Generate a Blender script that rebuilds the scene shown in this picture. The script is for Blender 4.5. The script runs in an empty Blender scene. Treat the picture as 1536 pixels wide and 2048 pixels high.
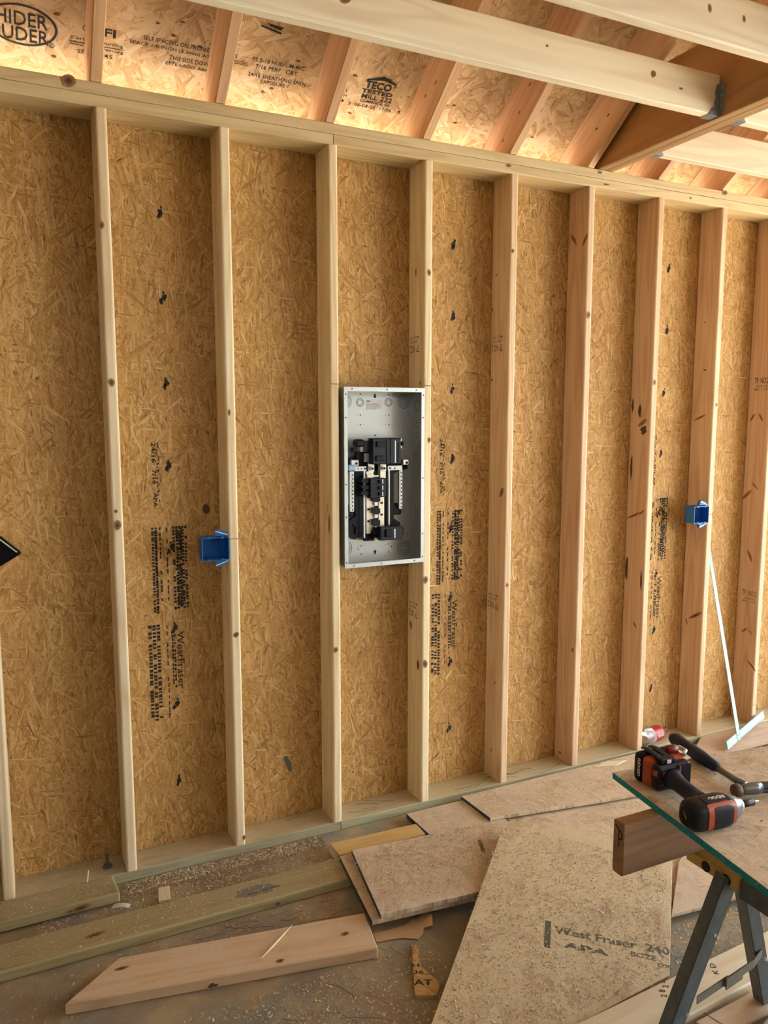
import bpy, bmesh, math, random
from mathutils import Vector, Matrix, Euler

random.seed(11)
SC = bpy.context.scene
COL = SC.collection

# ------------------------------------------------------------------ camera
cd = bpy.data.cameras.new('camera')
cd.sensor_fit = 'VERTICAL'
cd.sensor_height = 36.0
cd.lens = 36.0 * 1552.8 / 2048.0
cd.clip_start = 0.02
cam = bpy.data.objects.new('camera', cd)
COL.objects.link(cam)
cam.location = (0.1152, -2.8069, 1.6882)
cam.rotation_euler = (math.pi / 2 - 0.1204, 0.0, -0.4433)
SC.camera = cam

# ------------------------------------------------------------------ sky, sun, exposure
W = bpy.data.worlds.new('sky')
SC.world = W
W.use_nodes = True
bg = W.node_tree.nodes['Background']
bg.inputs['Color'].default_value = (0.84, 0.94, 1.0, 1)
bg.inputs['Strength'].default_value = 7.2
sd = bpy.data.lights.new('sun', 'SUN')
sd.energy = 24.0
sd.angle = math.radians(0.6)
sd.color = (1.0, 0.94, 0.84)
sun = bpy.data.objects.new('sun', sd)
COL.objects.link(sun)
sun.rotation_euler = Vector((-0.42, -0.55, -0.80)).to_track_quat('-Z', 'Y').to_euler()
SC.view_settings.view_transform = 'Standard'
SC.view_settings.look = 'None'
SC.view_settings.gamma = 1.0
SC.view_settings.use_curve_mapping = False
SC.view_settings.exposure = 0.53
SC.cycles.use_denoising = True
SC.cycles.max_bounces = 8
SC.cycles.diffuse_bounces = 4
SC.cycles.use_adaptive_sampling = True
SC.cycles.adaptive_threshold = 0.015
SC.cycles.glossy_bounces = 3
SC.cycles.transmission_bounces = 6

# ------------------------------------------------------------------ node helpers
def newmat(name):
    m = bpy.data.materials.new(name)
    m.use_nodes = True
    nt = m.node_tree
    b = nt.nodes['Principled BSDF']
    return m, nt, b

def nd(nt, typ, props=None, **ins):
    n = nt.nodes.new(typ)
    for k, v in (props or {}).items():
        setattr(n, k, v)
    for k, v in ins.items():
        key = int(k[1:]) if k[0] == 'i' and k[1:].isdigit() else k.replace('_', ' ')
        s = n.inputs[key]
        if isinstance(v, bpy.types.NodeSocket):
            nt.links.new(v, s)
        else:
            s.default_value = v
    return n

def math_(nt, op, a, b=0.0, c=None):
    kw = dict(i0=a, i1=b)
    if c is not None:
        kw['i2'] = c
    return nd(nt, 'ShaderNodeMath', {'operation': op}, **kw).outputs[0]

def vmath(nt, op, a, b):
    return nd(nt, 'ShaderNodeVectorMath', {'operation': op}, i0=a, i1=b).outputs[0]

def mixc(nt, f, a, b, blend='MIX'):
    n = nt.nodes.new('ShaderNodeMix')
    n.data_type = 'RGBA'
    n.blend_type = blend
    for s, v in ((n.inputs[0], f), (n.inputs[6], a), (n.inputs[7], b)):
        if isinstance(v, bpy.types.NodeSocket):
            nt.links.new(v, s)
        else:
            s.default_value = v if not isinstance(v, tuple) or len(v) == 4 else (*v, 1)
    return n.outputs[2]

def mixf(nt, f, a, b):
    n = nt.nodes.new('ShaderNodeMix')
    n.data_type = 'FLOAT'
    for s, v in ((n.inputs[0], f), (n.inputs[2], a), (n.inputs[3], b)):
        if isinstance(v, bpy.types.NodeSocket):
            nt.links.new(v, s)
        else:
            s.default_value = v
    return n.outputs[0]

def mixv(nt, f, a, b):
    n = nt.nodes.new('ShaderNodeMix')
    n.data_type = 'VECTOR'
    for s, v in ((n.inputs[0], f), (n.inputs[4], a), (n.inputs[5], b)):
        nt.links.new(v, s)
    return n.outputs[1]

def ramp(nt, fac, stops):
    n = nt.nodes.new('ShaderNodeValToRGB')
    e = n.color_ramp.elements
    while len(e) > 1:
        e.remove(e[-1])
    e[0].position = stops[0][0]
    e[0].color = (*stops[0][1], 1)
    for p, c in stops[1:]:
        k = e.new(p)
        k.color = (*c, 1)
    nt.links.new(fac, n.inputs[0])
    return n.outputs[0]

def maprange(nt, v, a, b, c=0.0, d=1.0):
    return nd(nt, 'ShaderNodeMapRange', None, i0=v, i1=a, i2=b, i3=c, i4=d).outputs[0]

def objvec(nt, spread=37.0):
    tc = nt.nodes.new('ShaderNodeTexCoord')
    oi = nt.nodes.new('ShaderNodeObjectInfo')
    off = math_(nt, 'MULTIPLY', oi.outputs['Random'], spread)
    cb = nd(nt, 'ShaderNodeCombineXYZ', None, X=off, Y=math_(nt, 'MULTIPLY', off, 1.7), Z=off)
    return vmath(nt, 'ADD', tc.outputs['Object'], cb.outputs[0]), tc.outputs['Object'], oi.outputs['Random']

def noise(nt, vec, scale, detail=2.0, rough=0.5, dist=0.0):
    return nd(nt, 'ShaderNodeTexNoise', None, Vector=vec, Scale=scale, Detail=detail, Roughness=rough, Distortion=dist).outputs['Fac']

def bump(nt, b, h, strength, distance):
    n = nd(nt, 'ShaderNodeBump', None, Strength=strength, Distance=distance, Height=h)
    nt.links.new(n.outputs[0], b.inputs['Normal'])

def upfac(nt, lo=0.75, hi=0.95):
    g = nt.nodes.new('ShaderNodeNewGeometry')
    s = nt.nodes.new('ShaderNodeSeparateXYZ')
    nt.links.new(g.outputs['Normal'], s.inputs[0])
    return maprange(nt, s.outputs[2], lo, hi)

def simple(name, col, rough=0.5, metal=0.0, var=0.0, vscale=30.0, bumps=0.0, spec=0.5):
    m, nt, b = newmat(name)
    b.inputs['Specular IOR Level'].default_value = spec
    b.inputs['Roughness'].default_value = rough
    b.inputs['Metallic'].default_value = metal
    v, _, _ = objvec(nt)
    n = noise(nt, v, vscale, 4.0, 0.6)
    lo = tuple(c * (1 - var) for c in col)
    hi = tuple(min(1, c * (1 + var)) for c in col)
    nt.links.new(mixc(nt, n, lo, hi), b.inputs['Base Color'])
    if bumps:
        bump(nt, b, n, bumps, 0.002)
    return m

def osb(name, stops, angles, lx=11.0, ly=62.0, dust=0.0, dustcol=(0.66, 0.53, 0.40), speck=0.7, edge=None, rough=0.65, stain=None):
    """oriented strand board: several layers of stretched cells, the one with the highest random height on top"""
    m, nt, b = newmat(name)
    v, raw, rnd = objvec(nt)
    best_p = best_t = best_v = None
    for i, a in enumerate(angles):
        mp = nd(nt, 'ShaderNodeMapping', {'vector_type': 'POINT'}, Vector=v,
                Rotation=(0, 0, math.radians(a)), Location=(3.1 * i, 7.7 * i, 0))
        sx = lx * (0.8 + 0.13 * (i % 4))
        sy = ly * (0.75 + 0.17 * ((i * 2) % 5))
        sv = vmath(nt, 'MULTIPLY', mp.outputs[0], (sx, sy, 1.0))
        vo = nd(nt, 'ShaderNodeTexVoronoi', {'voronoi_dimensions': '2D'}, Vector=sv, Scale=1.0, Randomness=1.0)
        sp = nt.nodes.new('ShaderNodeSeparateColor')
        nt.links.new(vo.outputs['Color'], sp.inputs[0])
        p, t = sp.outputs[0], sp.outputs[1]
        if best_p is None:
            best_p, best_t, best_v = p, t, mp.outputs[0]
        else:
            f = math_(nt, 'GREATER_THAN', p, best_p)
            best_t = mixf(nt, f, best_t, t)
            best_v = mixv(nt, f, best_v, mp.outputs[0])
            best_p = math_(nt, 'MAXIMUM', p, best_p)
    g = noise(nt, vmath(nt, 'MULTIPLY', best_v, (9.0, 260.0, 1.0)), 1.0, 2.0, 0.6)
    tone = math_(nt, 'ADD', math_(nt, 'MULTIPLY', best_t, 0.60), math_(nt, 'MULTIPLY', maprange(nt, g, 0.25, 0.75), 0.50))
    tone = math_(nt, 'SUBTRACT', tone, 0.06)
    col = ramp(nt, tone, stops)
    sn = noise(nt, vmath(nt, 'MULTIPLY', best_v, (22.0, 75.0, 1.0)), 1.0, 1.0, 0.5)
    sp_f = math_(nt, 'MULTIPLY', maprange(nt, sn, 0.66, 0.74), speck)
    col = mixc(nt, sp_f, col, tuple(c * 0.30 for c in stops[1][1]))
    big = noise(nt, v, 2.2, 3.0, 0.6)
    col = mixc(nt, 1.0, col, ramp(nt, big, [(0.3, (0.84, 0.82, 0.80)), (0.7, (1.0, 1.0, 1.0))]), 'MULTIPLY')
    h = math_(nt, 'ADD', math_(nt, 'MULTIPLY', best_p, 0.7), math_(nt, 'MULTIPLY', g, 0.3))
    if dust:
        dn = noise(nt, v, 7.0, 5.0, 0.65)
        dn2 = noise(nt, v, 140.0, 3.0, 0.7)
        df = math_(nt, 'MULTIPLY', maprange(nt, math_(nt, 'ADD', math_(nt, 'MULTIPLY', dn, 0.6), math_(nt, 'MULTIPLY', dn2, 0.4)), 0.38, 0.56), dust)
        df = math_(nt, 'MULTIPLY', df, upfac(nt))
        dc = mixc(nt, noise(nt, v, 330.0, 2.0, 0.7), tuple(c * 0.52 for c in dustcol), tuple(min(1, c * 1.45) for c in dustcol))
        col = mixc(nt, df, col, dc)
        h = mixf(nt, df, h, dn2)
    if edge:
        g2 = nt.nodes.new('ShaderNodeNewGeometry')
        s2 = nt.nodes.new('ShaderNodeSeparateXYZ')
        tcn = nt.nodes.new('ShaderNodeTexCoord')
        nt.links.new(tcn.outputs['Normal'], s2.inputs[0])
        ax, axis_dir = edge[1]
        vv = math_(nt, 'MULTIPLY', s2.outputs[ax], axis_dir)
        nf = maprange(nt, noise(nt, v, 160.0, 2.0), 0.28, 0.40, 0.25, 1.0)
        col = mixc(nt, math_(nt, 'MULTIPLY', maprange(nt, vv, 0.6, 0.8), nf), col, edge[0])
    nt.links.new(col, b.inputs['Base Color'])
    b.inputs['Roughness'].default_value = rough
    b.inputs['Specular IOR Level'].default_value = 0.3
    bump(nt, b, h, 0.7, 0.003)
    return m

def wood(name, light, dark, ring=46.0, dust=0.0, dustcol=(0.50, 0.40, 0.28), rough=0.6, contrast=0.75, across=13.0):
    m, nt, b = newmat(name)
    v, raw, rnd = objvec(nt)
    gv = vmath(nt, 'MULTIPLY', v, (0.9, across, across))
    n = noise(nt, gv, 1.0, 1.5, 0.45, 0.25)
    band = math_(nt, 'SINE', math_(nt, 'MULTIPLY', n, ring))
    band = math_(nt, 'POWER', maprange(nt, band, -1, 1), 2.2)
    f2 = noise(nt, vmath(nt, 'MULTIPLY', v, (4.0, 300.0, 300.0)), 1.0, 2.0, 0.6)
    wide = noise(nt, vmath(nt, 'MULTIPLY', v, (0.5, 22.0, 22.0)), 1.0, 1.0)
    fac = math_(nt, 'ADD', math_(nt, 'MULTIPLY', band, 0.55 * contrast), math_(nt, 'MULTIPLY', f2, 0.32 * contrast))
    fac = math_(nt, 'ADD', fac, maprange(nt, wide, 0.35, 0.7, -0.10, 0.28))
    col = mixc(nt, fac, light, dark)
    hs = nd(nt, 'ShaderNodeHueSaturation', None, Color=col, Value=maprange(nt, rnd, 0, 1, 0.92, 1.07),
            Hue=maprange(nt, rnd, 0, 1, 0.494, 0.503), Saturation=1.0)
    col = hs.outputs[0]
    h = f2
    if dust:
        dn = noise(nt, v, 9.0, 5.0, 0.65)
        dn2 = noise(nt, v, 160.0, 3.0, 0.7)
        df = math_(nt, 'MULTIPLY', maprange(nt, math_(nt, 'ADD', math_(nt, 'MULTIPLY', dn, 0.6), math_(nt, 'MULTIPLY', dn2, 0.4)), 0.40, 0.58), dust)
        df = math_(nt, 'MULTIPLY', df, upfac(nt))
        dc = mixc(nt, noise(nt, v, 330.0, 2.0, 0.7), tuple(c * 0.52 for c in dustcol), tuple(min(1, c * 1.45) for c in dustcol))
        col = mixc(nt, df, col, dc)
        h = mixf(nt, df, h, dn2)
    nt.links.new(col, b.inputs['Base Color'])
    b.inputs['Roughness'].default_value = rough
    b.inputs['Specular IOR Level'].default_value = 0.35
    bump(nt, b, h, 0.25, 0.001)
    return m

# ------------------------------------------------------------------ materials
WALL_OSB = [(0.0, (0.20, 0.095, 0.024)), (0.14, (0.37, 0.192, 0.054)), (0.42, (0.53, 0.300, 0.098)),
            (0.72, (0.65, 0.40, 0.155)), (1.0, (0.86, 0.63, 0.33))]
ROOF_OSB = [(0.0, (0.34, 0.17, 0.07)), (0.18, (0.58, 0.37, 0.18)), (0.5, (0.72, 0.52, 0.30)), (1.0, (0.88, 0.73, 0.52))]
FLR_OSB = [(0.0, (0.28, 0.17, 0.09)), (0.18, (0.46, 0.32, 0.19)), (0.5, (0.62, 0.47, 0.31)), (1.0, (0.80, 0.66, 0.48))]
M = {}
M['wall_osb'] = osb('wall strand board', WALL_OSB, [84, 97, 68, 112, 40, 138, 5, 90, 76], lx=17, ly=150)
M['roof_osb'] = osb('roof strand board', ROOF_OSB, [10, 60, 120, 160, 35, 95, 145], lx=13, ly=60, speck=0.45)
M['floor_osb'] = osb('dusty floor strand board', FLR_OSB, [12, 55, 118, 160, 85, 30], lx=10, ly=55, dust=0.75)
M['blue_osb'] = osb('strand board with dark blue painted edge', FLR_OSB, [12, 55, 118, 160, 85, 30], lx=10, ly=55, dust=0.75,
                    edge=((0.014, 0.042, 0.085), (0, -1)))
M['teal_osb'] = osb('strand board with teal painted edge', FLR_OSB, [12, 55, 118, 160, 85, 30], lx=10, ly=50, dust=0.5,
                    edge=((0.0, 0.27, 0.33), (0, -1)), dustcol=(0.70, 0.61, 0.49))
M['green_osb'] = osb('strand board with dark green painted edge', FLR_OSB, [95, 60, 118, 160, 85, 30], lx=10, ly=60, dust=0.9,
                     edge=((0.06, 0.075, 0.045), (0, -1)), dustcol=(0.80, 0.595, 0.38))
M['scrap_osb'] = osb('offcut strand board', [(0, (0.3, 0.14, 0.04)), (0.2, (0.44, 0.25, 0.08)), (0.6, (0.58, 0.36, 0.13)), (1, (0.7, 0.48, 0.2))],
                     [80, 20, 140, 100], dust=0.15)
M['stud'] = wood('pine stud', (0.88, 0.735, 0.475), (0.67, 0.455, 0.23))
M['stud_red_shade'] = wood('shade darkened reddish pine stud', (0.75, 0.545, 0.35), (0.53, 0.31, 0.165))  # redder wood, darkened further to stand in for dim left faces
M['plate'] = wood('pine plate', (0.70, 0.55, 0.32), (0.50, 0.345, 0.165))
M['rafter'] = wood('pine rafter', (0.76, 0.50, 0.30), (0.56, 0.30, 0.15))
M['joist'] = wood('pale pine joist', (0.90, 0.82, 0.64), (0.72, 0.57, 0.40), contrast=0.75, across=9.0)
M['treated'] = wood('green treated pine', (0.42, 0.35, 0.17), (0.25, 0.20, 0.085), dust=0.6, dustcol=(0.42, 0.33, 0.21))
M['sill'] = wood('green treated sill', (0.48, 0.43, 0.28), (0.30, 0.29, 0.17), dust=1.0, dustcol=(0.54, 0.42, 0.27))
M['offcut'] = wood('dusty pine offcut', (0.70, 0.49, 0.31), (0.47, 0.29, 0.15), dust=0.75, dustcol=(0.68, 0.55, 0.42), across=9.0)
M['yellow'] = wood('yellow pine offcut', (0.68, 0.47, 0.18), (0.50, 0.31, 0.10), dust=0.2)
M['pale'] = wood('pale dusty pine', (0.84, 0.72, 0.50), (0.66, 0.50, 0.30), dust=0.4, dustcol=(0.72, 0.62, 0.46), contrast=0.6)
M['red2x6'] = wood('brown pine', (0.36, 0.205, 0.115), (0.22, 0.115, 0.06), rough=0.55)
M['weathered'] = wood('grey weathered wood', (0.42, 0.41, 0.40), (0.20, 0.19, 0.19), ring=70)
M['beam'] = wood('brown laminated veneer', (0.50, 0.27, 0.11), (0.34, 0.165, 0.06), ring=30, across=7)
M['beam_edge'] = wood('laminated veneer edge', (0.56, 0.36, 0.17), (0.24, 0.13, 0.06), ring=14, across=60)
M['brown_ply'] = wood('brown plywood', (0.50, 0.34, 0.24), (0.38, 0.24, 0.16), dust=0.4, dustcol=(0.62, 0.52, 0.42))
M['splinter'] = wood('pale splinter', (0.92, 0.78, 0.48), (0.8, 0.6, 0.34), contrast=0.4)
M['ink'] = simple('black stamp ink', (0.018, 0.015, 0.013), 0.8, 0, 0.3)
M['ink_soft'] = simple('worn stamp ink', (0.085, 0.055, 0.035), 0.8, 0, 0.3)
M['ink_grey'] = simple('dusty stamp ink', (0.12, 0.12, 0.09), 0.85, 0, 0.4, 200)
M['stain'] = simple('grey weather stain', (0.20, 0.18, 0.145), 0.8, 0, 0.5, 60)
M['flake_brown'] = simple('dark bark flake', (0.16, 0.065, 0.03), 0.8, 0, 0.4, 90)
M['pencil'] = simple('pencil line', (0.06, 0.05, 0.05), 0.7)
M['steel'] = simple('galvanized steel', (0.60, 0.63, 0.63), 0.42, 0.55, 0.12, 25)
M['hanger'] = simple('shade darkened zinc steel', (0.27, 0.32, 0.35), 0.45, 0.5, 0.15, 25)  # zinc steel, colour darkened to stand in for shadow on the hangers
M['panel_back'] = simple('panel steel', (0.50, 0.51, 0.48), 0.42, 0.6, 0.10, 9)
M['panel_rim'] = simple('panel flange steel', (0.62, 0.66, 0.66), 0.4, 0.4, 0.10, 30)
M['hole'] = simple('dark hole', (0.008, 0.008, 0.01), 0.8)
M['black'] = simple('black plastic', (0.005, 0.006, 0.010), 0.5, 0, 0.2, spec=0.22)
M['black2'] = simple('dark grey plastic', (0.009, 0.012, 0.020), 0.45, 0, 0.2, spec=0.28)
M['navy'] = simple('navy rubber grip', (0.007, 0.013, 0.034), 0.5, 0, 0.25, 200, 0.2, spec=0.3)
M['busbar'] = simple('tin plated bus bar', (0.80, 0.74, 0.62), 0.35, 0.5, 0.08, 40)
M['zinc'] = simple('bright zinc', (0.75, 0.78, 0.78), 0.3, 0.7, 0.1, 80)
M['white'] = simple('white plastic', (0.85, 0.86, 0.86), 0.5)
M['label'] = simple('white paper label', (0.80, 0.78, 0.74), 0.6, 0, 0.08, 60)
M['label_g'] = simple('pale green sticker', (0.62, 0.74, 0.70), 0.5, 0, 0.1, 60)
M['paleblue'] = simple('pale blue plastic', (0.30, 0.46, 0.66), 0.45)
M['blue'] = simple('blue plastic box', (0.012, 0.135, 0.42), 0.42, 0, 0.12, 20)
M['blue_in'] = M['blue']
M['teal'] = M['blue']
M['sawhorse'] = simple('scuffed grey painted steel', (0.115, 0.135, 0.145), 0.5, 0.2, 0.5, 35, 0.1)
M['sawhorse_y'] = simple('scuffed yellow paint', (0.62, 0.40, 0.11), 0.55, 0, 0.35, 60)
M['brace'] = simple('dull brown steel', (0.21, 0.19, 0.15), 0.5, 0.3, 0.4, 50)
M['orange'] = simple('orange plastic', (0.42, 0.065, 0.018), 0.42, 0, 0.12, 40)
M['nose'] = simple('grey painted nose', (0.22, 0.27, 0.32), 0.35, 0.5, 0.2, 50)
M['alu'] = simple('mint tinted aluminium', (0.34, 0.52, 0.49), 0.45, 0.1, 0.08, 60)
M['conc_dark'] = simple('dark needles', (0.07, 0.035, 0.02), 0.7, 0, 0.4, 90)
M['rust'] = simple('rusty brown steel', (0.13, 0.085, 0.065), 0.55, 0.5, 0.4, 120)
M['hammer_steel'] = simple('dark forged steel', (0.16, 0.18, 0.20), 0.35, 0.8, 0.3, 60)
M['capred'] = simple('dark red cap', (0.20, 0.02, 0.02), 0.4)
M['labred'] = simple('red bottle label', (0.45, 0.02, 0.025), 0.4, 0, 0.1, 40)
M['paper'] = simple('crumpled pale paper', (0.70, 0.68, 0.62), 0.6, 0, 0.15, 90)
M['tan_scrap'] = simple('tan torn sheet', (0.62, 0.40, 0.22), 0.5, 0, 0.2, 12)
M['gloss'] = simple('glossy black cover', (0.006, 0.006, 0.007), 0.16, 0, 0.2)
M['cream'] = simple('cream hem', (0.60, 0.54, 0.44), 0.6)
M['low_bounce'] = simple('dark low bounce wall', (0.07, 0.06, 0.05), 0.85, 0, 0.2)  # invented dark colour for the unseen left and front walls, cuts bounce light
M['house'] = simple('exterior wall panel', (0.60, 0.55, 0.45), 0.8)

m, nt, b = newmat('clear plastic')
b.inputs['Base Color'].default_value = (0.93, 0.97, 0.96, 1)
b.inputs['Transmission Weight'].default_value = 0.92
b.inputs['Roughness'].default_value = 0.08
b.inputs['IOR'].default_value = 1.25
M['clear'] = m

m, nt, b = newmat('wood knot')            # a unit disc: red-brown rim, dark heart, rings
tc = nt.nodes.new('ShaderNodeTexCoord')
ln = nd(nt, 'ShaderNodeVectorMath', {'operation': 'LENGTH'}, i0=tc.outputs['Object']).outputs['Value']
wob = noise(nt, tc.outputs['Object'], 2.5, 2.0)
rr = math_(nt, 'ADD', ln, math_(nt, 'MULTIPLY', math_(nt, 'SUBTRACT', wob, 0.5), 0.5))
nt.links.new(ramp(nt, rr, [(0.0, (0.05, 0.022, 0.012)), (0.35, (0.10, 0.045, 0.022)), (0.55, (0.22, 0.10, 0.045)), (0.8, (0.30, 0.145, 0.06)), (1.0, (0.42, 0.22, 0.10))]), b.inputs['Base Color'])
b.inputs['Roughness'].default_value = 0.6
M['knot'] = m
m, nt, b = newmat('pale red knot')
tc = nt.nodes.new('ShaderNodeTexCoord')
ln = nd(nt, 'ShaderNodeVectorMath', {'operation': 'LENGTH'}, i0=tc.outputs['Object']).outputs['Value']
nt.links.new(ramp(nt, ln, [(0.0, (0.20, 0.075, 0.04)), (0.6, (0.27, 0.115, 0.06)), (1.0, (0.42, 0.22, 0.12))]), b.inputs['Base Color'])
b.inputs['Roughness'].default_value = 0.6
M['knot_red'] = m

m, nt, b = newmat('dusty concrete slab')
v, raw, rnd = objvec(nt, 0.0)
n1 = noise(nt, v, 1.9, 6.0, 0.62)
n2 = noise(nt, v, 5.5, 5.0, 0.65, 0.6)
n3 = noise(nt, v, 180.0, 4.0, 0.75)
c = mixc(nt, n3, (0.15, 0.15, 0.125), (0.36, 0.355, 0.30))
c2 = mixc(nt, n3, (0.25, 0.19, 0.105), (0.60, 0.48, 0.30))
c = mixc(nt, maprange(nt, n2, 0.40, 0.60), c, c2)
c = mixc(nt, math_(nt, 'MULTIPLY', maprange(nt, n1, 0.46, 0.62), 0.65), c, mixc(nt, n3, (0.17, 0.095, 0.04), (0.36, 0.225, 0.11)))
nt.links.new(c, b.inputs['Base Color'])
b.inputs['Roughness'].default_value = 0.85
bump(nt, b, math_(nt, 'ADD', n3, n2), 0.5, 0.004)
M['slab'] = m

m, nt, b = newmat('pale bounce ground')  # unseen ground, lightened to bounce whiter sunlight up at the eaves
v, raw, rnd = objvec(nt, 0.0)
c = mixc(nt, noise(nt, v, 0.8, 6.0, 0.6), (0.50, 0.47, 0.40), (0.64, 0.61, 0.54))
nt.links.new(c, b.inputs['Base Color'])
b.inputs['Roughness'].default_value = 0.95
M['ground'] = m

def dustmat(name, a, bb):
    m, nt, b = newmat(name)
    g = nt.nodes.new('ShaderNodeNewGeometry')
    nt.links.new(mixc(nt, g.outputs['Random Per Island'], a, bb), b.inputs['Base Color'])
    b.inputs['Roughness'].default_value = 0.8
    return m
M['chips'] = dustmat('wood chips', (0.44, 0.34, 0.21), (0.84, 0.72, 0.52))
M['chips_dark'] = dustmat('brown sawdust', (0.26, 0.165, 0.09), (0.54, 0.39, 0.24))

# ------------------------------------------------------------------ mesh helpers
WM = {}

def link(name, me, mat, parent=None, mw=None):
    o = bpy.data.objects.new(name, me)
    COL.objects.link(o)
    if mat is not None and not me.materials:
        me.materials.append(mat)
    mw = mw if mw is not None else Matrix.Identity(4)
    if parent is not None:
        o.parent = parent
        o.matrix_local = WM[parent.name].inverted() @ mw
    else:
        o.matrix_world = mw
    WM[o.name] = mw.copy()
    return o

def mesh(bm, name, smooth=False):
    bmesh.ops.recalc_face_normals(bm, faces=bm.faces[:])
    me = bpy.data.meshes.new(name)
    bm.to_mesh(me)
    bm.free()
    if smooth:
        me.polygons.foreach_set('use_smooth', [True] * len(me.polygons))
    return me

def obj(name, bm, mat, parent=None, mw=None, smooth=False):
    return link(name, mesh(bm, name, smooth), mat, parent, mw)

def T(x, y, z):
    return Matrix.Translation((x, y, z))

def frame(origin, x, y):
    x = Vector(x).normalized()
    y = Vector(y)
    y = (y - x * y.dot(x)).normalized()
    z = x.cross(y)
    mm = Matrix((x, y, z)).transposed().to_4x4()
    mm.translation = Vector(origin)
    return mm

def empty(name, loc=(0, 0, 0), mw=None):
    o = bpy.data.objects.new(name, None)
    COL.objects.link(o)
    o.empty_display_size = 0.05
    mw = mw if mw is not None else T(*loc)
    o.matrix_world = mw
    WM[o.name] = mw.copy()
    return o

def thing(name, label, cat, loc=(0, 0, 0), mw=None, group=None):
    o = empty(name, loc, mw)
    return tag(o, label, cat, group)

def tag(o, label, cat, group=None):
    o['label'] = label
    o['category'] = cat
    if group:
        o['group'] = group
    return o

def structure(o):
    o['kind'] = 'structure'
    return o

def bx(bm, x0, y0, z0, x1, y1, z1, mw=None):
    x0, x1 = min(x0, x1), max(x0, x1)
    y0, y1 = min(y0, y1), max(y0, y1)
    z0, z1 = min(z0, z1), max(z0, z1)
    vs = [bm.verts.new((x, y, z)) for z in (z0, z1) for y in (y0, y1) for x in (x0, x1)]
    if mw is not None:
        for v in vs:
            v.co = mw @ v.co
    for f in ((0, 2, 3, 1), (4, 5, 7, 6), (0, 1, 5, 4), (2, 6, 7, 3), (0, 4, 6, 2), (1, 3, 7, 5)):
        bm.faces.new([vs[i] for i in f])
    return vs

def prism_bm(pts, z0, z1, bevel=0.0, seg=1):
    bm = bmesh.new()
    lo = [bm.verts.new((x, y, z0)) for x, y in pts]
    hi = [bm.verts.new((x, y, z1)) for x, y in pts]
    bm.faces.new(lo[::-1])
    bm.faces.new(hi)
    n = len(pts)
    for i in range(n):
        bm.faces.new((lo[i], lo[(i + 1) % n], hi[(i + 1) % n], hi[i]))
    bmesh.ops.recalc_face_normals(bm, faces=bm.faces[:])
    if bevel:
        bmesh.ops.bevel(bm, geom=bm.edges[:], offset=bevel, segments=seg, profile=0.5, affect='EDGES')
    return bm

def box_bm(x0, y0, z0, x1, y1, z1, bevel=0.0, seg=1):
    return prism_bm([(x0, y0), (x1, y0), (x1, y1), (x0, y1)], z0, z1, bevel, seg)

def bevel_long(bm, off, seg=2):
    """ease only the four long edges, those along local x"""
    es = [e for e in bm.edges if abs((e.verts[0].co - e.verts[1].co).normalized().x) > 0.98]
    bmesh.ops.bevel(bm, geom=es, offset=off, segments=seg, profile=0.5, affect='EDGES')

BOARDS = {}
def board(name, L, Wd, Th, mat, parent=None, mw=None, ease=0.005, seg=2):
    key = (round(L, 4), round(Wd, 4), round(Th, 4), mat.name, ease)
    if key not in BOARDS:
        bm = box_bm(-L / 2, -Wd / 2, -Th / 2, L / 2, Wd / 2, Th / 2)
        if ease:
            bevel_long(bm, ease, seg)
        BOARDS[key] = mesh(bm, name)
    return link(name, BOARDS[key], mat, parent, mw)

def loft(bm, rings, cap=True):
    vr = [[bm.verts.new(p) for p in r] for r in rings]
    n = len(vr[0])
    for a, b2 in zip(vr, vr[1:]):
        for i in range(n):
            bm.faces.new((a[i], a[(i + 1) % n], b2[(i + 1) % n], b2[i]))
    if cap:
        bm.faces.new(vr[0][::-1])
        bm.faces.new(vr[-1])

def ring(center, ax, ay, ra, rb, n=14, power=2.0):
    c, ax, ay = Vector(center), Vector(ax), Vector(ay)
    out = []
    for i in range(n):
        a = 2 * math.pi * (i + 0.5) / n
        ca, sa = math.cos(a), math.sin(a)
        e = 2.0 / power
        out.append(c + ax * (ra * math.copysign(abs(ca) ** e, ca)) + ay * (rb * math.copysign(abs(sa) ** e, sa)))
    return out

def lathe_x(bm, prof, n=20, power=2.0, c=(0, 0, 0)):
    loft(bm, [ring((c[0] + x, c[1], c[2]), (0, 1, 0), (0, 0, 1), r, r, n, power) for x, r in prof])

def tube(bm, pts, r, n=6):
    pts = [Vector(p) for p in pts]
    rings = []
    for i, p in enumerate(pts):
        d = (pts[min(i + 1, len(pts) - 1)] - pts[max(i - 1, 0)]).normalized()
        a = d.orthogonal().normalized()
        rings.append(ring(p, a, d.cross(a), r, r, n))
    loft(bm, rings)

def cyl(bm, p0, p1, r, n=12):
    tube(bm, [p0, p1], r, n)

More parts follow.
